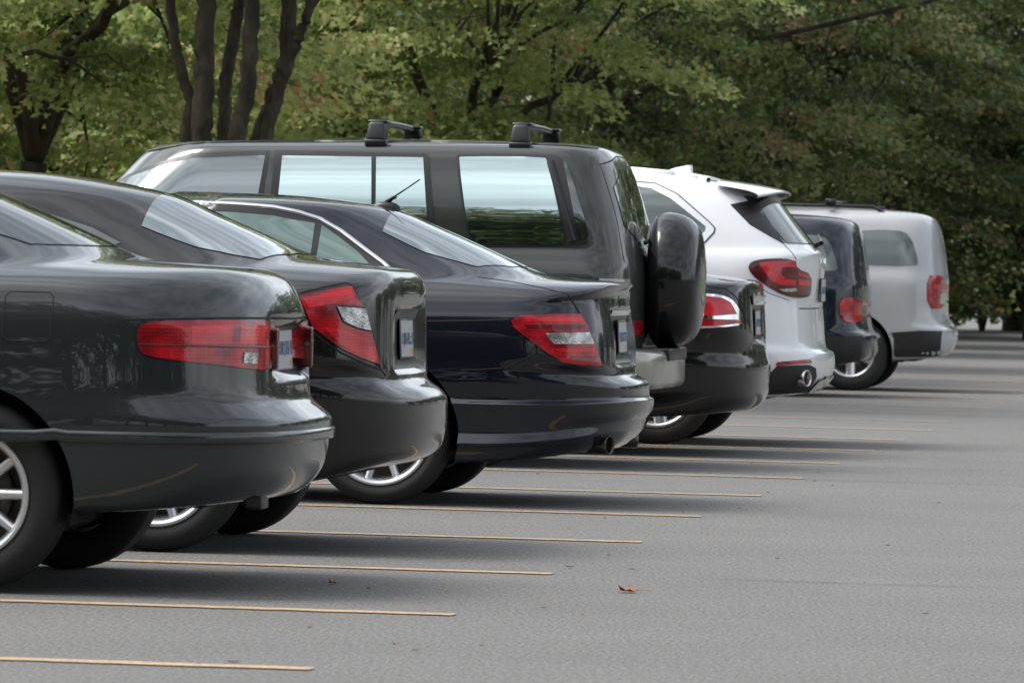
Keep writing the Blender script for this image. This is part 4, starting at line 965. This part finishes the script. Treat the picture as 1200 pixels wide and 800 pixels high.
make_tree('deep green maple beyond the silver sport utility vehicle', foot(1040, 92), crB, cB, LEAF_DARK, 1.8, .17, 40, 9, 4.0, 1.15)
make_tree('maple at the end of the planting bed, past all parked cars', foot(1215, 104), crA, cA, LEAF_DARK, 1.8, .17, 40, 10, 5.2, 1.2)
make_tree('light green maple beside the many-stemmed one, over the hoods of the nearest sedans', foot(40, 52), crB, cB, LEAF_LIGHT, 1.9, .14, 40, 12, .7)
k_ = 0
for (px_, d_, sc_) in ((330, 84, 1.0), (470, 92, 1.1), (735, 104, 1.2), (960, 108, 1.25), (1190, 122, 1.35), (150, 98, 1.1), (20, 92, 1.15)):
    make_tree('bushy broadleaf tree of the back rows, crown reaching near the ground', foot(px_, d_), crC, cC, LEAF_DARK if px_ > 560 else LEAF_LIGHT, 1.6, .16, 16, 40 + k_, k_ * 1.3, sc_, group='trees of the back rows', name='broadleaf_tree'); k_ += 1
# shrubs under the trees: one low leaf mass each
crS, cS = crown_mesh('foliage', 71, 1.7, .1, 2.3, 110, 70, .11, .5, PLAIN, .1)
def shrub(px_, d_, lm, label, sc_=1., rot=0., group=None):
    r_ = bpy.data.objects.new('shrub', None); COL.objects.link(r_); r_.location = foot(px_, d_); r_.scale = (sc_, sc_, sc_); r_.rotation_euler = (0, 0, rot); tag(r_, label, 'shrub', group)
    o = bpy.data.objects.new('foliage', crS); COL.objects.link(o); o.parent = r_
    if not crS.materials: crS.materials.append(lm)
    o.material_slots[0].link = 'OBJECT'; o.material_slots[0].material = lm
    link('stem', tube_mesh('stem', [limb(rng, (0, 0, -.1), (rng.uniform(-.5, .5), rng.uniform(-.5, .5), 1.2), .03, .01) for _ in range(5)], 6), bark, r_)
for q, (px_, d_, sc_) in enumerate(((212, 86, 1.05), (250, 90, 1.2), (180, 92, 1.1))):
    shrub(px_, d_, LEAF_AUTUMN, 'tawny autumn shrub seen between the stems of the many-stemmed maple', sc_, q * 1.7, 'autumn shrubs behind the maple')
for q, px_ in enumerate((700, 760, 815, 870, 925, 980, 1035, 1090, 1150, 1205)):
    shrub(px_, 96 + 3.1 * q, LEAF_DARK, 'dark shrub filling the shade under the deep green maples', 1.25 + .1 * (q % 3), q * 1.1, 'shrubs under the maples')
# far building and round sign glimpsed at the left
D4 = 170.
bc = foot(222, D4, 0)
bw = mat('building_grey', (.16, .17, .185), .7); bwt = mat('building_pale', (.6, .6, .6), .6); btan = mat('building_tan', (.42, .30, .20), .8)
bl = bpy.data.objects.new('building', None); COL.objects.link(bl); bl.location = bc; bl.rotation_euler = (0, 0, YAW); tag(bl, 'grey panelled building with tan upper storey glimpsed beyond the maple stems', 'building')
link('wall', box_mesh('wall', -6, 3, 0, 8, 0, 7.2), bw, bl); link('upper_storey', box_mesh('upper_storey', -6.2, 3.2, -.3, 8, 7.201, 10.5), btan, bl); link('roof', box_mesh('roof', -6.5, 3.5, -.6, 8.3, 10.501, 10.9), bwt, bl)
for q in range(4):
    o = link('brace', box_mesh('brace', -.16, .16, -.12, -.02, -1.3, 1.3), bwt, bl, (-1.6 + .95 * q, 0, 5.4)); o.rotation_euler = (0, .7, 0)
for q in range(5): 
    w_ = link('window', box_mesh('window', -.5, .5, -.40, -.31, -.6, .6), G_DARK, bl, (-5.2 + 1.9 * q, 0, 9.0))
    link('sill', box_mesh('sill', -.6, .6, -.5, -.30, -.72, -.605), bwt, w_)
sgp = foot(262, 150, 0); sg = bpy.data.objects.new('road_sign', None); COL.objects.link(sg); sg.location = sgp; sg.rotation_euler = (0, 0, YAW); tag(sg, 'small round white sign with a red ring on a grey post', 'sign')
zc = (at(262, 60, 150)).z
link('post', tube_mesh('post', [([(0, .03, -.1), (0, .03, zc + .2)], [.035, .035])], 8), MT['satin'], sg)
link('face', lathe_mesh('face', [(0, -.012), (.19, -.012), (.19, .012), (0, .012)], 'Y', 32), bwt, sg, (0, -.03, zc))
red = mat('sign_red', (.5, .02, .03), .5)
link('ring', lathe_mesh('ring', [(.125, -.017), (.192, -.017), (.192, .013), (.125, .013)], 'Y', 32, True), red, sg, (0, -.03, zc))
# trees across the lot, behind the photographer; they show in the paint and glass
for q in range(15):
    make_tree('broadleaf tree on the far side of the lot, opposite the parked cars', Vector((-58 + 8.0 * q + rng.uniform(-1.5, 1.5), -16 + rng.uniform(-5, 5), 0)), crC, cC, LEAF_DARK, 1.6, .18, 10, 80 + q, q * 2.1, rng.uniform(1.9, 2.6), group='trees across the lot', name='broadleaf_tree')

for q in range(7):
    make_tree('broadleaf tree on the lawn in front of the parked cars', Vector((-25 - 5 * (q % 2) + rng.uniform(-1, 1), -4 + 9 * q, 0)), crC, cC, LEAF_LIGHT, 1.6, .18, 10, 150 + q, q * 1.3, rng.uniform(1.1, 1.5), group='trees on the lawn', name='broadleaf_tree')
# trees closing the far end of the lot, right of the view; the tails of the cars mirror them
for q in range(9):
    make_tree('broadleaf tree closing the far end of the lot', Vector((1 + 6.5 * q + rng.uniform(-1, 1), 112 - 2.5 * q + rng.uniform(-4, 4), 0)), crC, cC, LEAF_DARK, 1.6, .18, 10, 120 + q, q * 1.7, rng.uniform(1.5, 2.1), group='trees at the end of the lot', name='broadleaf_tree')

# ------------------------------------------------------------------ leaves and scraps on the asphalt
fl_red = mat('fallen_leaf', (.22, .05, .03), .7); add_var(fl_red, 40, (.16, .03, .025), (.36, .17, .07))
fl_tan = mat('fallen_leaf_tan', (.36, .20, .09), .8); fl_dark = mat('fallen_leaf_dark', (.06, .04, .03), .8)
def ground_at(px, py):
    r_ = pix(px, py); t_ = -CAM_H / r_.z; return CAM + r_ * t_
def fallen(px, py, size, m, label, curl=.5, group=None, rot=None):
    p = ground_at(px, py); P = []; Fc = []
    sh = LOBED
    for x, y in sh: P.append((x * size, (y - .4) * size, .004 + size * curl * (x * x * 1.2 + max(0, y - .3) ** 2 * .6)))
    P.append((0, -.02 * size, .006)); c_ = len(P) - 1
    Fc = [(i, (i + 1) % 10, c_) for i in range(10)]
    me = pymesh('fallen_leaf', P, Fc, False)
    o = link('fallen_leaf', me, m, None, (p.x, p.y, .002)); o.rotation_euler = (0, 0, rng.uniform(0, 6.28) if rot is None else rot); tag(o, label, 'leaf', group)
    s_ = o.modifiers.new('t', 'SOLIDIFY'); s_.thickness = .0015
    if size > .05: link('stalk', tube_mesh('stalk', [([(0, -.45 * size, .006), (.1 * size, -.9 * size, .012), (.15 * size, -1.2 * size, .006)], [.0018, .0014, .001])], 5), m, o)
fallen(730, 694, .085, fl_red, 'curled red-brown maple leaf lying alone on the open asphalt', .75, rot=1.2)
for px_, py_, s_ in ((524, 694.5, .022), (465, 703, .016), (492, 708, .014), (882, 603.5, .022), (805, 592, .014), (714, 652, .018), (327, 741, .018), (364, 737, .016), (464, 757, .018), (684, 721, .014), (637, 714, .016), (455, 632, .02), (829, 627, .014), (955, 565, .018), (668, 621, .018), (980, 589, .014), (386, 684.5, .05), (290, 702, .016)):
    fallen(px_, py_, s_, fl_tan, 'tan scrap of dry leaf on the asphalt', .9, 'leaf scraps on the asphalt')
for px_, py_, s_ in ((432, 690.5, .016), (740, 668, .02), (668, 665, .03), (911, 655.5, .018), (486, 763, .018), (900, 577.5, .016), (867, 596.5, .014), (881, 544, .02), (959, 554.5, .02), (976, 569.5, .014), (274, 777, .03), (565, 758, .014), (630, 556, .02), (709, 608, .014), (800, 601, .014), (1040, 640, .016), (1100, 590, .016), (1085, 720, .018)):
    fallen(px_, py_, s_, fl_dark, 'dark fleck of leaf on the asphalt', .15, 'dark flecks on the asphalt')
